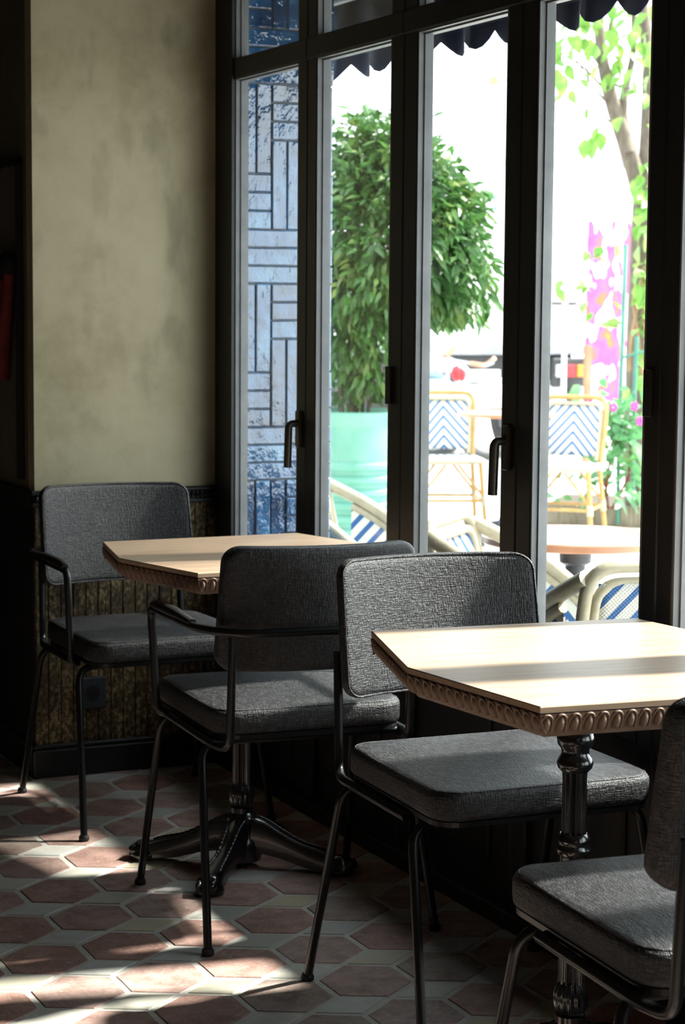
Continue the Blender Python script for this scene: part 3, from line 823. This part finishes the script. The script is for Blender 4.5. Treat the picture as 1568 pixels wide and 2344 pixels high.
# leaves
def leaf(L, Wd, m, curl=0.25, name='leaf'):
    vs = []; fs = []
    for i, (t, w) in enumerate(((0.0, 0.06), (0.22, 0.72), (0.45, 1.0), (0.72, 0.66), (1.0, 0.03))):
        z = -curl*L*t*t
        vs += [(-w*Wd/2, t*L, z+0.10*Wd*w), (0, t*L, z), (w*Wd/2, t*L, z+0.10*Wd*w)]
    for i in range(4):
        for k in range(2): fs.append((i*3+k, i*3+k+1, i*3+k+4, i*3+k+3))
    return MB().add(vs, fs).mesh(name, m, 60)
def rot_to(d, rnd, roll=1.0):
    q = d.normalized().to_track_quat('Y', 'Z')
    return (q.to_matrix() @ Matrix.Rotation(rnd.uniform(-roll, roll), 3, 'Y')).to_euler()
def scatter(root, pts, meshes, rnd, n_obj, stuff_name, m, size=(0.7, 1.25)):
    """pts: (location, direction); the nearest n_obj are separate leaves, the rest one mesh"""
    pts.sort(key=lambda a: (a[0]).length)
    rest = MB()
    for i, (p, d) in enumerate(pts):
        e = rot_to(d, rnd); s = rnd.uniform(*size); me = rnd.choice(meshes)
        if i < n_obj:
            o = link('leaf', me, root, p - root.location); o.rotation_euler = e; o.scale = (s, s, s)
        else:
            mt = Matrix.Translation(p-root.location) @ e.to_matrix().to_4x4() @ Matrix.Scale(s, 4)
            rest.add([mt @ v.co for v in me.vertices], [tuple(q.vertices) for q in me.polygons])
    if rest.v:
        o = rest.build(stuff_name, m, root, 60); o['kind'] = 'stuff'

# shrub in mint planter
rnd = random.Random(11)
pc = at(812, 1000, 9.3); pc.z = GZ
pot = empty('planter', 'mint green ribbed planter outside holding a tall leafy shrub', 'planter', pc)
prof = [(0.0, 0.205), (0.02, 0.21)]
zt = 0.93
for k in range(11):
    z = 0.10+k*0.059; prof += [(z-0.022, 0.212+k*0.001), (z-0.008, 0.228+k*0.001), (z+0.008, 0.228+k*0.001), (z+0.022, 0.212+k*0.001)]
prof += [(0.745, 0.226), (0.81, 0.228), (0.86, 0.222), (0.885, 0.228), (0.90, 0.240), (zt, 0.242), (zt+0.005, 0.232), (zt-0.05, 0.215)]
MB().lathe(prof, 40).build('pot', M['mint'], pot, 40)
MB().lathe([(zt-0.06, 0.216), (zt-0.045, 0.216)], 30).build('soil', M['soil'], pot)
sh = empty('leafy_shrub', 'tall bushy green shrub growing out of the mint planter', 'shrub', (pc.x, pc.y, GZ+0.885))
cc = at(915, 560, 9.25)
for k in range(9):
    a = rnd.uniform(0, 2*PI); e = cc + Vector((rnd.uniform(-.3,.3), rnd.uniform(-.3,.3), rnd.uniform(-.1,.4)))
    b = Vector((0.06*math.cos(a), 0.06*math.sin(a), -0.02))
    MB().tube(fillet([b, b+Vector((0.02*math.cos(a), 0.02*math.sin(a), 0.3)), e-sh.location], 0.15, 5), lambda t: 0.010*(1-0.7*t), 6).build('stem', M['bark'], sh, 60)
pts = []
lm = [leaf(0.070, 0.025, M['leaf_dark'], c) for c in (0.15, 0.3, 0.5)]
while len(pts) < 6500:
    d = Vector((rnd.gauss(0,1), rnd.gauss(0,1), rnd.gauss(0,1))).normalized()
    r = rnd.random()**0.33
    if r < 0.35: continue
    lump = 1+0.13*math.sin(5*d.x+3*d.z)+0.10*math.sin(7*d.z+4*d.y)
    p = cc + Vector((d.x*0.42*r*lump, d.y*0.40*r*lump, d.z*0.52*r*lump))
    if p.z < 1.25: continue
    dd = (d + Vector((rnd.uniform(-.8,.8), rnd.uniform(-.8,.8), rnd.uniform(-1.3,.3)))).normalized()
    pts.append((p, dd))
for (c_, rad, num) in ((at(835, 720, 9.2), (0.26, 0.26, 0.36), 1100), (at(845, 390, 9.25), (0.26, 0.26, 0.22), 700), (at(1010, 560, 9.2), (0.22, 0.22, 0.30), 500)):
    for k in range(num):
        d = Vector((rnd.gauss(0,1), rnd.gauss(0,1), rnd.gauss(0,1))).normalized(); r = rnd.random()**0.4
        pts.append((c_+Vector((d.x*rad[0]*r, d.y*rad[1]*r, d.z*rad[2]*r)), (d+Vector((rnd.uniform(-.8,.8), rnd.uniform(-.8,.8), rnd.uniform(-1.3,.3)))).normalized()))
for k in range(500):
    a = rnd.uniform(0, 2*PI); z = rnd.uniform(0.90, 1.35); rr = rnd.uniform(0.05, 0.13+0.5*max(0, z-0.95))
    pts.append((Vector((pc.x+0.03+rr*math.cos(a), pc.y+rr*math.sin(a), z)), Vector((math.cos(a), math.sin(a), rnd.uniform(-1.2, .2)))))
for k in range(300):
    p = cc + Vector((rnd.uniform(-.34,.1), rnd.uniform(-.2,.2), rnd.uniform(0.30, 0.58))); pts.append((p, Vector((rnd.uniform(-1,1), rnd.uniform(-1,1), 0.5))))
scatter(sh, pts, lm, rnd, 280, 'foliage', M['leaf_dark'])

# rattan bistro chairs
def rattan_chair(arms):
    root = empty('rattan_chair', None, 'chair')
    fo = fillet([(-0.185,-0.19,0.44), (-0.200,-0.245,0.70), (-0.195,-0.275,0.845), (0.195,-0.275,0.845), (0.200,-0.245,0.70), (0.185,-0.19,0.44)], [0.05,0.085,0.085,0.05], 8)
    fi = fillet([(-0.160,-0.185,0.46), (-0.172,-0.237,0.69), (-0.168,-0.262,0.808), (0.168,-0.262,0.808), (0.172,-0.237,0.69), (0.160,-0.185,0.46)], [0.05,0.06,0.06,0.05], 8)
    MB().tube(fo, 0.0155, 10).build('back_frame', M['cream_rattan'] if arms else M['rattan'], root, 60)
    MB().tube(fi, 0.012, 8).build('back_border', M['cream_rattan'], root, 60)
    vs = []; fs = []; nx, nz = 12, 10
    for i in range(nz+1):
        t = i/nz; z = 0.485+t*0.32; y = -0.192-0.075*t
        for j in range(nx+1):
            x = (j/nx-0.5)*2*(0.160+0.008*t); vs.append((x, y-0.012*(1-(x/0.17)**2), z))
    for i in range(nz):
        for j in range(nx):
            a = i*(nx+1)+j; fs.append((a, a+1, a+nx+2, a+nx+1))
    bp = MB().add(vs, fs).build('woven_back', M['chevron'], root, 60); bp.modifiers.new('thickness', 'SOLIDIFY').thickness = 0.006
    st = MB().prism(rrect(0.42, 0.41, 0.10, 6, 2), 0.415, 0.447, 0.006).build('woven_seat', M['chevron'], root)
    MB().tube([(x, y, 0.43) for x, y in rrect(0.425, 0.415, 0.10, 6, 2)], 0.014, 8, closed=True).build('seat_rim', M['cream_rattan'], root, 60)
    for sx in (-1, 1):
        for sy in (-1, 1):
            MB().tube([(sx*0.215, sy*0.205-(0.03 if sy < 0 else 0), 0.0), (sx*0.180, sy*0.175, 0.43)], 0.0145, 10).build('leg', M['rattan'], root, 60)
            MB().tube([(sx*0.2035, sy*0.195-(0.02 if sy < 0 else 0), 0.150), (sx*0.197, sy*0.19-(0.015 if sy < 0 else 0), 0.215)], 0.019, 8).build('joint_wrap', M['cream_rattan'], root, 60)
        MB().tube([(sx*0.199, 0.192, 0.185), (sx*0.199, -0.208, 0.185)], 0.010, 8).build('stretcher', M['rattan'], root, 60)
        MB().tube([(sx*0.192, 0.185, 0.22), (sx*0.04, 0.19, 0.41)], 0.009, 8).build('brace', M['rattan'], root, 60)
        MB().tube([(sx*0.192, -0.195, 0.22), (sx*0.04, -0.19, 0.41)], 0.009, 8).build('brace', M['rattan'], root, 60)
    for sy in (-1, 1): MB().tube([(-0.199, sy*0.20, 0.185), (0.199, sy*0.20, 0.185)], 0.010, 8).build('stretcher', M['rattan'], root, 60)
    if arms:
        for sx in (-1, 1):
            q = fillet([(sx*0.198,-0.268,0.82), (sx*0.245,-0.10,0.735), (sx*0.245,0.10,0.585), (sx*0.20,0.185,0.43)], 0.12, 8)
            MB().tube(q, 0.020, 10).build('arm', M['cream_rattan'], root, 60)
            q2 = [Vector((p.x*0.985, p.y, p.z-0.034)) for p in q[1:-2]]
            MB().tube(q2, 0.013, 8).build('arm_border', M['cream_rattan'], root, 60)
            vs = []; fs = []
            for i, p in enumerate(q2): vs += [(p.x, p.y, p.z), (p.x*0.93, p.y, 0.445)]
            for i in range(len(q2)-1): fs.append((i*2, i*2+2, i*2+3, i*2+1))
            ap_ = MB().add(vs, fs).build('woven_side', M['chevron_side'], root); ap_.modifiers.new('thickness', 'SOLIDIFY').thickness = 0.006
    return root
def chevron_side():
    m, nt, bs = new_mat('woven_side')
    tc = nd(nt, 'ShaderNodeTexCoord'); sp = nd(nt, 'ShaderNodeSeparateXYZ'); nt.links.new(tc.outputs['Object'], sp.inputs[0])
    u = mth(nt, 'FRACT', mth(nt, 'DIVIDE', mth(nt, 'MULTIPLY_ADD', mth(nt, 'ABSOLUTE', sp.outputs[1]), 1.15, sp.outputs[2]), 0.062))
    nt.links.new(mixc(nt, mth(nt, 'LESS_THAN', u, 0.4), (0.62,0.61,0.54), (0.02,0.10,0.28)), bs.inputs['Base Color'])
    return m
M['chevron_side'] = chevron_side()
ra = rattan_chair(False)
def put(o, p, face, label):
    """face: direction the sitter looks"""
    o.location = (p[0], p[1], GZ); o.rotation_euler = (0, 0, math.atan2(face[1], face[0])-PI/2)
    tag(o, label, None, 'rattan chairs on the terrace')
def toward(p, deg):
    a = math.atan2(-p[1], -p[0]) + math.radians(deg); return (math.cos(a), math.sin(a))
p = at(1026, 1040, 13.0); put(ra, p, toward(p, 8), 'rattan chair with blue chevron back, seen through the third pane behind a round table')
rb = copy_tree(ra); p = at(1292, 1075, 12.5); put(rb, p, toward(p, -12), 'rattan chair with blue chevron back beside the flowering plants')
rc_ = rattan_chair(True)
p = at(1250, 1400, 5.4); put(rc_, p, (0.70,-0.71), 'cream rattan armchair outside, left of the near round terrace table')
rd = copy_tree(rc_); p = at(870, 1400, 6.6); put(rd, p, (0.70,-0.71), 'cream rattan armchair outside in front of the mint planter')
re_ = copy_tree(rc_); put(re_, (2.59, 4.06), (0.16,0.98), 'cream rattan armchair outside close to the glass, its back towards the viewer')

def terrace_table(px, py, depth, r, label):
    c = at(px, py, depth); H = c.z-GZ
    t = empty('terrace_table', label, 'table', (c.x, c.y, GZ), 0, 'round terrace tables')
    MB().lathe([(H-0.024, r-0.004), (H-0.020, r), (H-0.004, r), (H, r-0.004)], 48).build('tabletop', M['terrace_wood'], t, 40)
    MB().lathe([(0.0, 0.0), (0.02, 0.04), (0.10, 0.045), (0.14, 0.03), (0.20, 0.022), (H-0.25, 0.024), (H-0.235, 0.034), (H-0.22, 0.026), (H-0.20, 0.036), (H-0.185, 0.026), (H-0.09, 0.030), (H-0.08, 0.046), (H-0.05, 0.048), (H-0.024, 0.048)], 20).build('column', M['terrace_iron'], t, 40)
    for k in range(3):
        a = k*2*PI/3+0.5
        MB().tube(fillet([(0.02*math.cos(a), 0.02*math.sin(a), 0.09), (0.14*math.cos(a), 0.14*math.sin(a), 0.07), (0.24*math.cos(a), 0.24*math.sin(a), 0.014)], 0.06, 5), lambda q: 0.020-0.007*q, 8).build('foot', M['terrace_iron'], t, 60)
terrace_table(1318, 1224, 5.95, 0.275, 'near round terrace table with dark iron column, just outside the glass')
terrace_table(1160, 944, 12.4, 0.30, 'far round terrace table in front of the chevron chair')

# tree with ivy
rnd = random.Random(5)
tp = at(1462, 1150, 13.5)
tree = empty('street_tree', 'leafy street tree wrapped in ivy behind the fourth pane', 'tree', (tp.x, tp.y, GZ))
def branch(name, P, r0, r1, m=None, seg=8):
    pts = [at(*q)-tree.location for q in P]
    return MB().tube(fillet(pts, 0.25, 5), lambda t: r0+(r1-r0)*t, seg).build(name, m or M['bark'], tree, 60)
branch('trunk', [(1466,1215,13.5),(1462,1000,13.5),(1464,760,13.5),(1472,520,13.5),(1478,400,13.5)], 0.10, 0.075, seg=12)
branch('branch', [(1474,470,13.5),(1440,350,13.45),(1405,250,13.4),(1382,160,13.4),(1370,60,13.4),(1362,-60,13.4)], 0.062, 0.030)
branch('branch', [(1478,430,13.5),(1484,300,13.55),(1488,150,13.6),(1470,20,13.6),(1468,-60,13.6)], 0.060, 0.035)
branch('branch', [(1440,350,13.4),(1420,240,13.45),(1452,130,13.5),(1450,-40,13.5)], 0.035, 0.018)
for P in ([(1392,215,13.4),(1335,150,13.3),(1262,110,13.3),(1235,104,13.3)], [(1402,250,13.4),(1350,190,13.3),(1310,120,13.2)], [(1420,300,13.4),(1375,260,13.3),(1330,225,13.3)], [(1396,190,13.4),(1440,205,13.3),(1480,190,13.3)], [(1376,110,13.4),(1405,40,13.4),(1430,-20,13.4)], [(1384,165,13.4),(1330,90,13.3),(1290,30,13.3)]):
    branch('twig', P, 0.010, 0.004, seg=6)
for P in ([(1440,850,13.3),(1446,760,13.3),(1462,690,13.3),(1474,610,13.3)], [(1470,860,13.3),(1462,770,13.3),(1448,700,13.3),(1458,600,13.3)], [(1484,800,13.3),(1470,730,13.3),(1480,640,13.3)]):
    branch('vine_stem', P, 0.014, 0.009, M['vine'], 6)
pts = []
for k in range(120):
    pts.append((at(rnd.uniform(1245,1500), rnd.uniform(-40,150)+abs(rnd.gauss(0,40)), rnd.uniform(13.0,13.5)), Vector((rnd.uniform(-1,1), rnd.uniform(-1,1), rnd.uniform(-1.5,-0.2)))))
for k in range(16):
    pts.append((at(rnd.uniform(1300,1480), rnd.uniform(180,320), 13.2), Vector((rnd.uniform(-1,1), rnd.uniform(-1,1), rnd.uniform(-1.5,-0.3)))))
for k in range(90):
    pts.append((at(rnd.uniform(1458,1500), rnd.uniform(370,930), rnd.uniform(13.2,13.4)), Vector((rnd.uniform(-1,.2), rnd.uniform(-1,0), rnd.uniform(-1.2,.2)))))
for (x, y) in ((1345,575),(1370,590),(1360,600),(1330,640),(1345,655),(1310,650),(1340,690),(1378,565),(1430,540),(1415,560),(1355,715),(1390,735),(1372,745),(1270,660),(1285,640),(1440,890),(1400,690)):
    pts.append((at(x, y, 13.2), Vector((rnd.uniform(-1,1), -0.5, rnd.uniform(-1,.2)))))
scatter(tree, pts, [leaf(0.115, 0.072, M['leaf_light'], c) for c in (0.1, 0.25, 0.4)], rnd, 300, 'foliage', M['leaf_light'])

# trellis posts
tr_ = empty('trellis', 'green metal trellis posts beside the ivy tree', 'trellis', at(1425, 1150, 13.1))
for P in ([(1432,560),(1424,800),(1416,1000),(1414,1200)], [(1458,770),(1452,900),(1448,1190)]):
    MB().tube([at(x, y, 13.1)-tr_.location for x, y in P], 0.014, 8).build('post', M['green_metal'], tr_, 60)
MB().tube([at(x, y, 13.1)-tr_.location for x, y in ((1420,820),(1490,800))], 0.009, 8).build('bar', M['green_metal'], tr_, 60)
# flowering plant
fp = empty('flowering_plant', 'pale green flowering plant with pink blossoms beside the trellis', 'plant', at(1400, 1165, 12.95))
pts = []
for k in range(230):
    x, y = rnd.gauss(1405, 38), rnd.gauss(985, 45)
    pts.append((at(x, y, rnd.uniform(12.8, 13.05)), Vector((rnd.uniform(-1,1), rnd.uniform(-1,.3), rnd.uniform(-.8,.8)))))
for k in range(60):
    pts.append((at(rnd.uniform(1255,1470), rnd.uniform(1085,1150), rnd.uniform(12.9, 13.1)), Vector((rnd.uniform(-1,1), rnd.uniform(-1,.3), rnd.uniform(-.5,.8)))))
scatter(fp, pts, [leaf(0.085, 0.055, M['leaf_mint'], c) for c in (0.1, 0.3)], rnd, 290, 'foliage', M['leaf_mint'])
for x, y, L in ((1432,1020,0.24),(1440,1010,0.2),(1425,1125,0.17),(1405,1135,0.15),(1450,1130,0.18)):
    o = link('broad_leaf', leaf(L, L*0.5, M['leaf_mint'], 0.3, 'broad_leaf'), fp, at(x, y, 12.8)-fp.location); o.rotation_euler = rot_to(Vector((0.6,-0.4,-0.6)), rnd)
for P in ([(1392,1165),(1388,1120),(1395,1060),(1415,1000)], [(1388,1120),(1372,1075),(1350,1010)], [(1400,1165),(1440,1090),(1445,1000)]):
    MB().tube([at(x, y, 12.95)-fp.location for x, y in P], 0.008, 6).build('stem', M['red_cloth'], fp, 60)
fl_me = MB()
for k in range(5):
    a = k*2*PI/5; fl_me.sphere((0.018*math.cos(a), 0.0, 0.018*math.sin(a)), (0.014, 0.008, 0.014), 8, 6)
fl_me = fl_me.mesh('blossom', M['petal'], 60)
for x, y in ((1346,988),(1344,1011),(1464,964),(1404,932),(1347,916),(1380,950),(1452,930)):
    link('blossom', fl_me, fp, at(x, y, 12.75)-fp.location)
# log edging and bed
c0, c1 = at(1225, 1150, 13.25), at(1490, 1150, 13.05)
le = empty('log_edging', 'low edging of upright weathered logs round the flower bed', 'edging', (c0.x, c0.y, GZ))
log_me = MB().lathe([(0.0, 0.020), (0.125, 0.020), (0.132, 0.016)], 10).mesh('log', M['log'], 40)
N = 46
for k in range(N):
    p = c0.lerp(c1, k/(N-1)); q = link('log', log_me, le, (p.x-c0.x, p.y-c0.y, rnd.uniform(-0.01, 0.012))); q.rotation_euler = (rnd.uniform(-.04,.04), rnd.uniform(-.04,.04), rnd.uniform(0, 3))
e = (c1-c0).normalized(); nrm = Vector((-e.y, e.x, 0)); nrm = nrm if nrm.y > 0 else -nrm
bed = [c0+nrm*0.02, c1+nrm*0.02, c1+nrm*1.2, c0+nrm*1.2]
MB().prism([(q.x-c0.x, q.y-c0.y) for q in bed], 0.0, 0.09).build('soil', M['soil'], le)

# box truck
tk = empty('box_truck', 'white box truck parked across the street', 'truck', (8.6, 15.9, GZ))
def tb(nm, x0, x1, y0, y1, z0, z1, m, b=0.02, parent=None): return MB().box(x0-8.6, x1-8.6, y0-15.9, y1-15.9, z0-GZ, z1-GZ, b).build(nm, m, parent or tk)
body = tb('cargo_box', 7.37, 9.82, 15.9, 20.4, 0.99, 2.86, M['white_paint'])
tb('rear_sill', 7.37, 9.84, 15.86, 15.95, 0.89, 0.985, M['grey_paint'], 0.01)
tb('chassis', 7.6, 9.6, 15.95, 20.0, 0.66, 0.89, M['dark_rubber'], 0.01)
lb_ = tb('light_bracket', 9.34, 9.74, 15.84, 15.92, 0.60, 0.86, M['dark_rubber'], 0.01)
tb('clear_lens', 9.36, 9.43, 15.82, 15.86, 0.69, 0.80, M['steel'], 0.008, lb_)
tb('red_lens', 9.44, 9.57, 15.82, 15.86, 0.69, 0.80, M['red_lens'], 0.008, lb_)
tb('orange_lens', 9.58, 9.66, 15.82, 15.86, 0.69, 0.80, M['orange_lens'], 0.008, lb_)
tb('mud_flap', 9.52, 9.66, 15.9, 15.93, 0.30, 0.66, M['dark_rubber'], 0.005)
tb('bumper_panel', 8.2, 9.5, 15.88, 15.93, 0.42, 0.62, M['white_paint'], 0.008)
for y in (16.8, 19.6):
    for x in (7.65, 9.55):
        MB().lathe([(-0.12, 0.30), (-0.10, 0.42), (0.10, 0.42), (0.12, 0.30)], 28).xf(Matrix.Translation((x-8.6, y-15.9, 0.42)) @ Matrix.Rotation(PI/2, 4, 'Y')).build('wheel', M['dark_rubber'], tk, 40)
tb('cab', 7.5, 9.7, 20.6, 22.2, 0.6, 2.4, M['white_paint'], 0.1)
tb('door_handle_bar', 9.34, 9.60, 15.87, 15.9, 1.335, 1.360, M['dark_rubber'], 0.005)
def ring(cx, cz, r, a0, a1, w, nm, m):
    pts = [Vector((cx-8.6+r*math.cos(a), -0.006, cz-GZ+r*1.1*math.sin(a))) for a in [a0+(a1-a0)*k/16 for k in range(17)]]
    MB().tube(pts, w, 6).build(nm, m, body, 60)
ring(9.12, 2.30, 0.34, math.radians(-5), math.radians(75), 0.018, 'lettering_arc', M['pale_blue'])
ring(9.12, 2.25, 0.36, math.radians(120), math.radians(195), 0.022, 'lettering_arc', M['pale_blue'])
for (x0, x1, z0, z1) in ((9.52,9.535,1.13,1.22),(9.66,9.675,1.13,1.22),(9.535,9.66,1.125,1.14)):
    tb('emblem_stroke', x0, x1, 15.89, 15.9, z0, z1, M['pale_green'], 0.002, body)
# graffiti board and post
gb = empty('graffiti_board', 'board sprayed with pink and orange graffiti beside the truck', 'board', (9.53, 15.2, GZ))
MB().box(-0.24, 0.24, -0.02, 0.02, 0.58, 2.14, 0.005).build('painted_face', M['graffiti'], gb)
for x in (-0.2, 0.2): MB().box(x-0.02, x+0.02, 0.02, 0.06, 0.0, 2.0).build('prop', M['log'], gb)
wp = MB().box(9.17, 9.225, 15.0, 15.05, GZ, 0.99, 0.004).build('wooden_post', M['vine']); tag(wp, 'plain tan wooden post between the truck lights and the graffiti board', 'post')
# grey canopy parasol
um = empty('market_parasol', 'large grey canvas parasol far across the street', 'parasol', at(1300, 345, 16.2)); um.location.z = GZ
rim = at(1300, 352, 16.2).z-GZ; R0 = 0.85
vs = [(0,0,rim+0.42)] + [(R0*math.cos(k*PI/4+.3), R0*math.sin(k*PI/4+.3), rim) for k in range(8)] + [(R0*math.cos(k*PI/4+.3), R0*math.sin(k*PI/4+.3), rim-0.07) for k in range(8)]
cn = MB().add(vs, [(0, 1+k, 1+(k+1) % 8) for k in range(8)] + [(1+k, 9+k, 9+(k+1) % 8, 1+(k+1) % 8) for k in range(8)]).build('canopy', M['tarp'], um); cn.modifiers.new('thickness', 'SOLIDIFY').thickness = 0.006
MB().tube([(0,0,0), (0,0,rim+0.42)], 0.022, 10).build('pole', M['steel'], um, 60)
# cable with lamp
cb = empty('lamp_cable', 'thin cable strung across the street with a small brown lamp', 'cable', at(1131, 186, 14.0))
MB().tube([at(x, y, 14.0)-cb.location for x, y in ((760,285),(900,252),(985,232),(1060,212),(1131,192),(1260,150),(1376,112))], 0.005, 6).build('cable', M['grey_paint'], cb, 60)
MB().lathe([(-0.02, 0.035), (0.0, 0.038), (0.03, 0.030), (0.036, 0.012)], 16).build('lamp', M['tan_grip'], cb, 40)

# motorcycle
mc = empty('motorcycle', 'parked motorcycle with tan handlebar grips and red tail light', 'motorcycle', at(1060, 1000, 15.3)); mc.location.z = GZ
def q3(x, y, d=15.3): return at(x, y, d)-mc.location
MB().tube(fillet([q3(1032,806,15.5), q3(1012,822,15.4), q3(1042,826), q3(1110,838,15.1), q3(1128,830,15.0)], 0.06, 5), 0.012, 8).build('handlebar', M['steel'], mc, 60)
MB().tube([q3(1040,797,15.5), q3(1018,818,15.4)], 0.020, 8).build('grip', M['tan_grip'], mc, 60)
MB().tube(fillet([q3(1078,832,15.2), q3(1112,838,15.1), q3(1132,820,15.0)], 0.06, 5), 0.018, 8).build('grip', M['tan_grip'], mc, 60)
MB().sphere(q3(1046,854,15.1), (0.048, 0.03, 0.062), 12, 8).build('tail_light', M['red_lens'], mc, 60)
MB().sphere(q3(1058,858,15.1), (0.03, 0.02, 0.05), 12, 8).build('tail_light', M['red_lens'], mc, 60)
MB().tube([q3(1034,852), q3(1036,885), q3(1030,960)], 0.020, 8).build('fork', M['dark_rubber'], mc, 60)
tk_ = MB().sphere((0,0,0), (0.30, 0.16, 0.13), 16, 10); tk_.xf(Matrix.Translation(q3(1002,850,15.5)) @ Matrix.Rotation(0.2, 4, 'Y')).build('fuel_tank', M['steel'], mc, 60)
MB().sphere(q3(1110,905,15.4), (0.32, 0.2, 0.09), 16, 10).build('fairing', M['white_paint'], mc, 60)
MB().sphere(q3(1000,885,15.3), (0.16, 0.12, 0.06), 12, 8).build('seat', M['pale_blue'], mc, 60)
for x in (995, 1115):
    c = q3(x, 960, 15.45)
    MB().tube([c+Vector((0.27*math.cos(a), 0.05*math.cos(a), 0.27*math.sin(a))) for a in [2*PI*k/28 for k in range(28)]], 0.045, 8, closed=True).build('wheel', M['dark_rubber'], mc, 60)
lp = MB().box(-0.16, 0.12, -0.008, 0.008, -0.045, 0.045, 0.003).xf(Matrix.Translation(q3(1108,860,15.2)) @ Matrix.Rotation(-0.42, 4, 'Z')).build('number_plate', M['white_paint'], mc)
for k in range(5):
    MB().box(-0.13+k*0.048, -0.115+k*0.048, -0.012, -0.006, -0.028, 0.028).xf(Matrix.Translation(q3(1108,860,15.2)) @ Matrix.Rotation(-0.42, 4, 'Z')).build('plate_character', M['grey_paint'], lp)
MB().tube([q3(1000,870,15.6), q3(1150,880,15.6)], 0.05, 8).build('frame_tube', M['grey_paint'], mc, 60)
# small dark bag on the paving
bgp = at(1092, 1192, 12.0)
bgo = empty('crumpled_bag', 'small dark crumpled bag lying on the paving beneath the far table', 'bag', (bgp.x, bgp.y, GZ))
mb = MB(); rr_ = random.Random(4)
mb.sphere((0,0,0.06), (0.10,0.08,0.06), 14, 10); mb.v = [(x*(1+rr_.uniform(-.15,.15)), y*(1+rr_.uniform(-.15,.15)), max(0.0, z*(1+rr_.uniform(-.2,.2)))) for x, y, z in mb.v]
mb.build('bag_body', M['terrace_iron'], bgo, 60)
MB().tube(fillet([(-0.03,0,0.11),(-0.01,0,0.17),(0.05,0,0.11)], 0.03, 5), 0.006, 6).build('strap', M['terrace_iron'], bgo, 60)

# unseen tree added outside the view at right to shade the far table
ct = empty('added_shade_tree', 'slim unseen tree added beyond the right of the picture to shade the far table and armchair', 'tree', (6.2, 4.27, GZ))
MB().tube([(0,0,0), (0.03,0.01,2.0), (0,0,5.0), (0.02,0,6.4)], lambda t: 0.07-0.05*t, 10).build('trunk', M['bark'], ct, 60)
rnd = random.Random(21); pts = []
for k in range(850):
    a = rnd.uniform(0, 2*PI); z = rnd.uniform(4.85, 6.5); rr = 0.74*math.sqrt(rnd.random())*math.sin(PI*min(1, (z-4.75)/1.9))**0.4
    pts.append((Vector((6.2+rr*math.cos(a)*1.1, 4.27+rr*math.sin(a), z)), Vector((math.cos(a), math.sin(a), rnd.uniform(-1, .4)))))
scatter(ct, pts, [leaf(0.13, 0.08, M['leaf_light'], 0.2)], rnd, 0, 'foliage', M['leaf_light'])
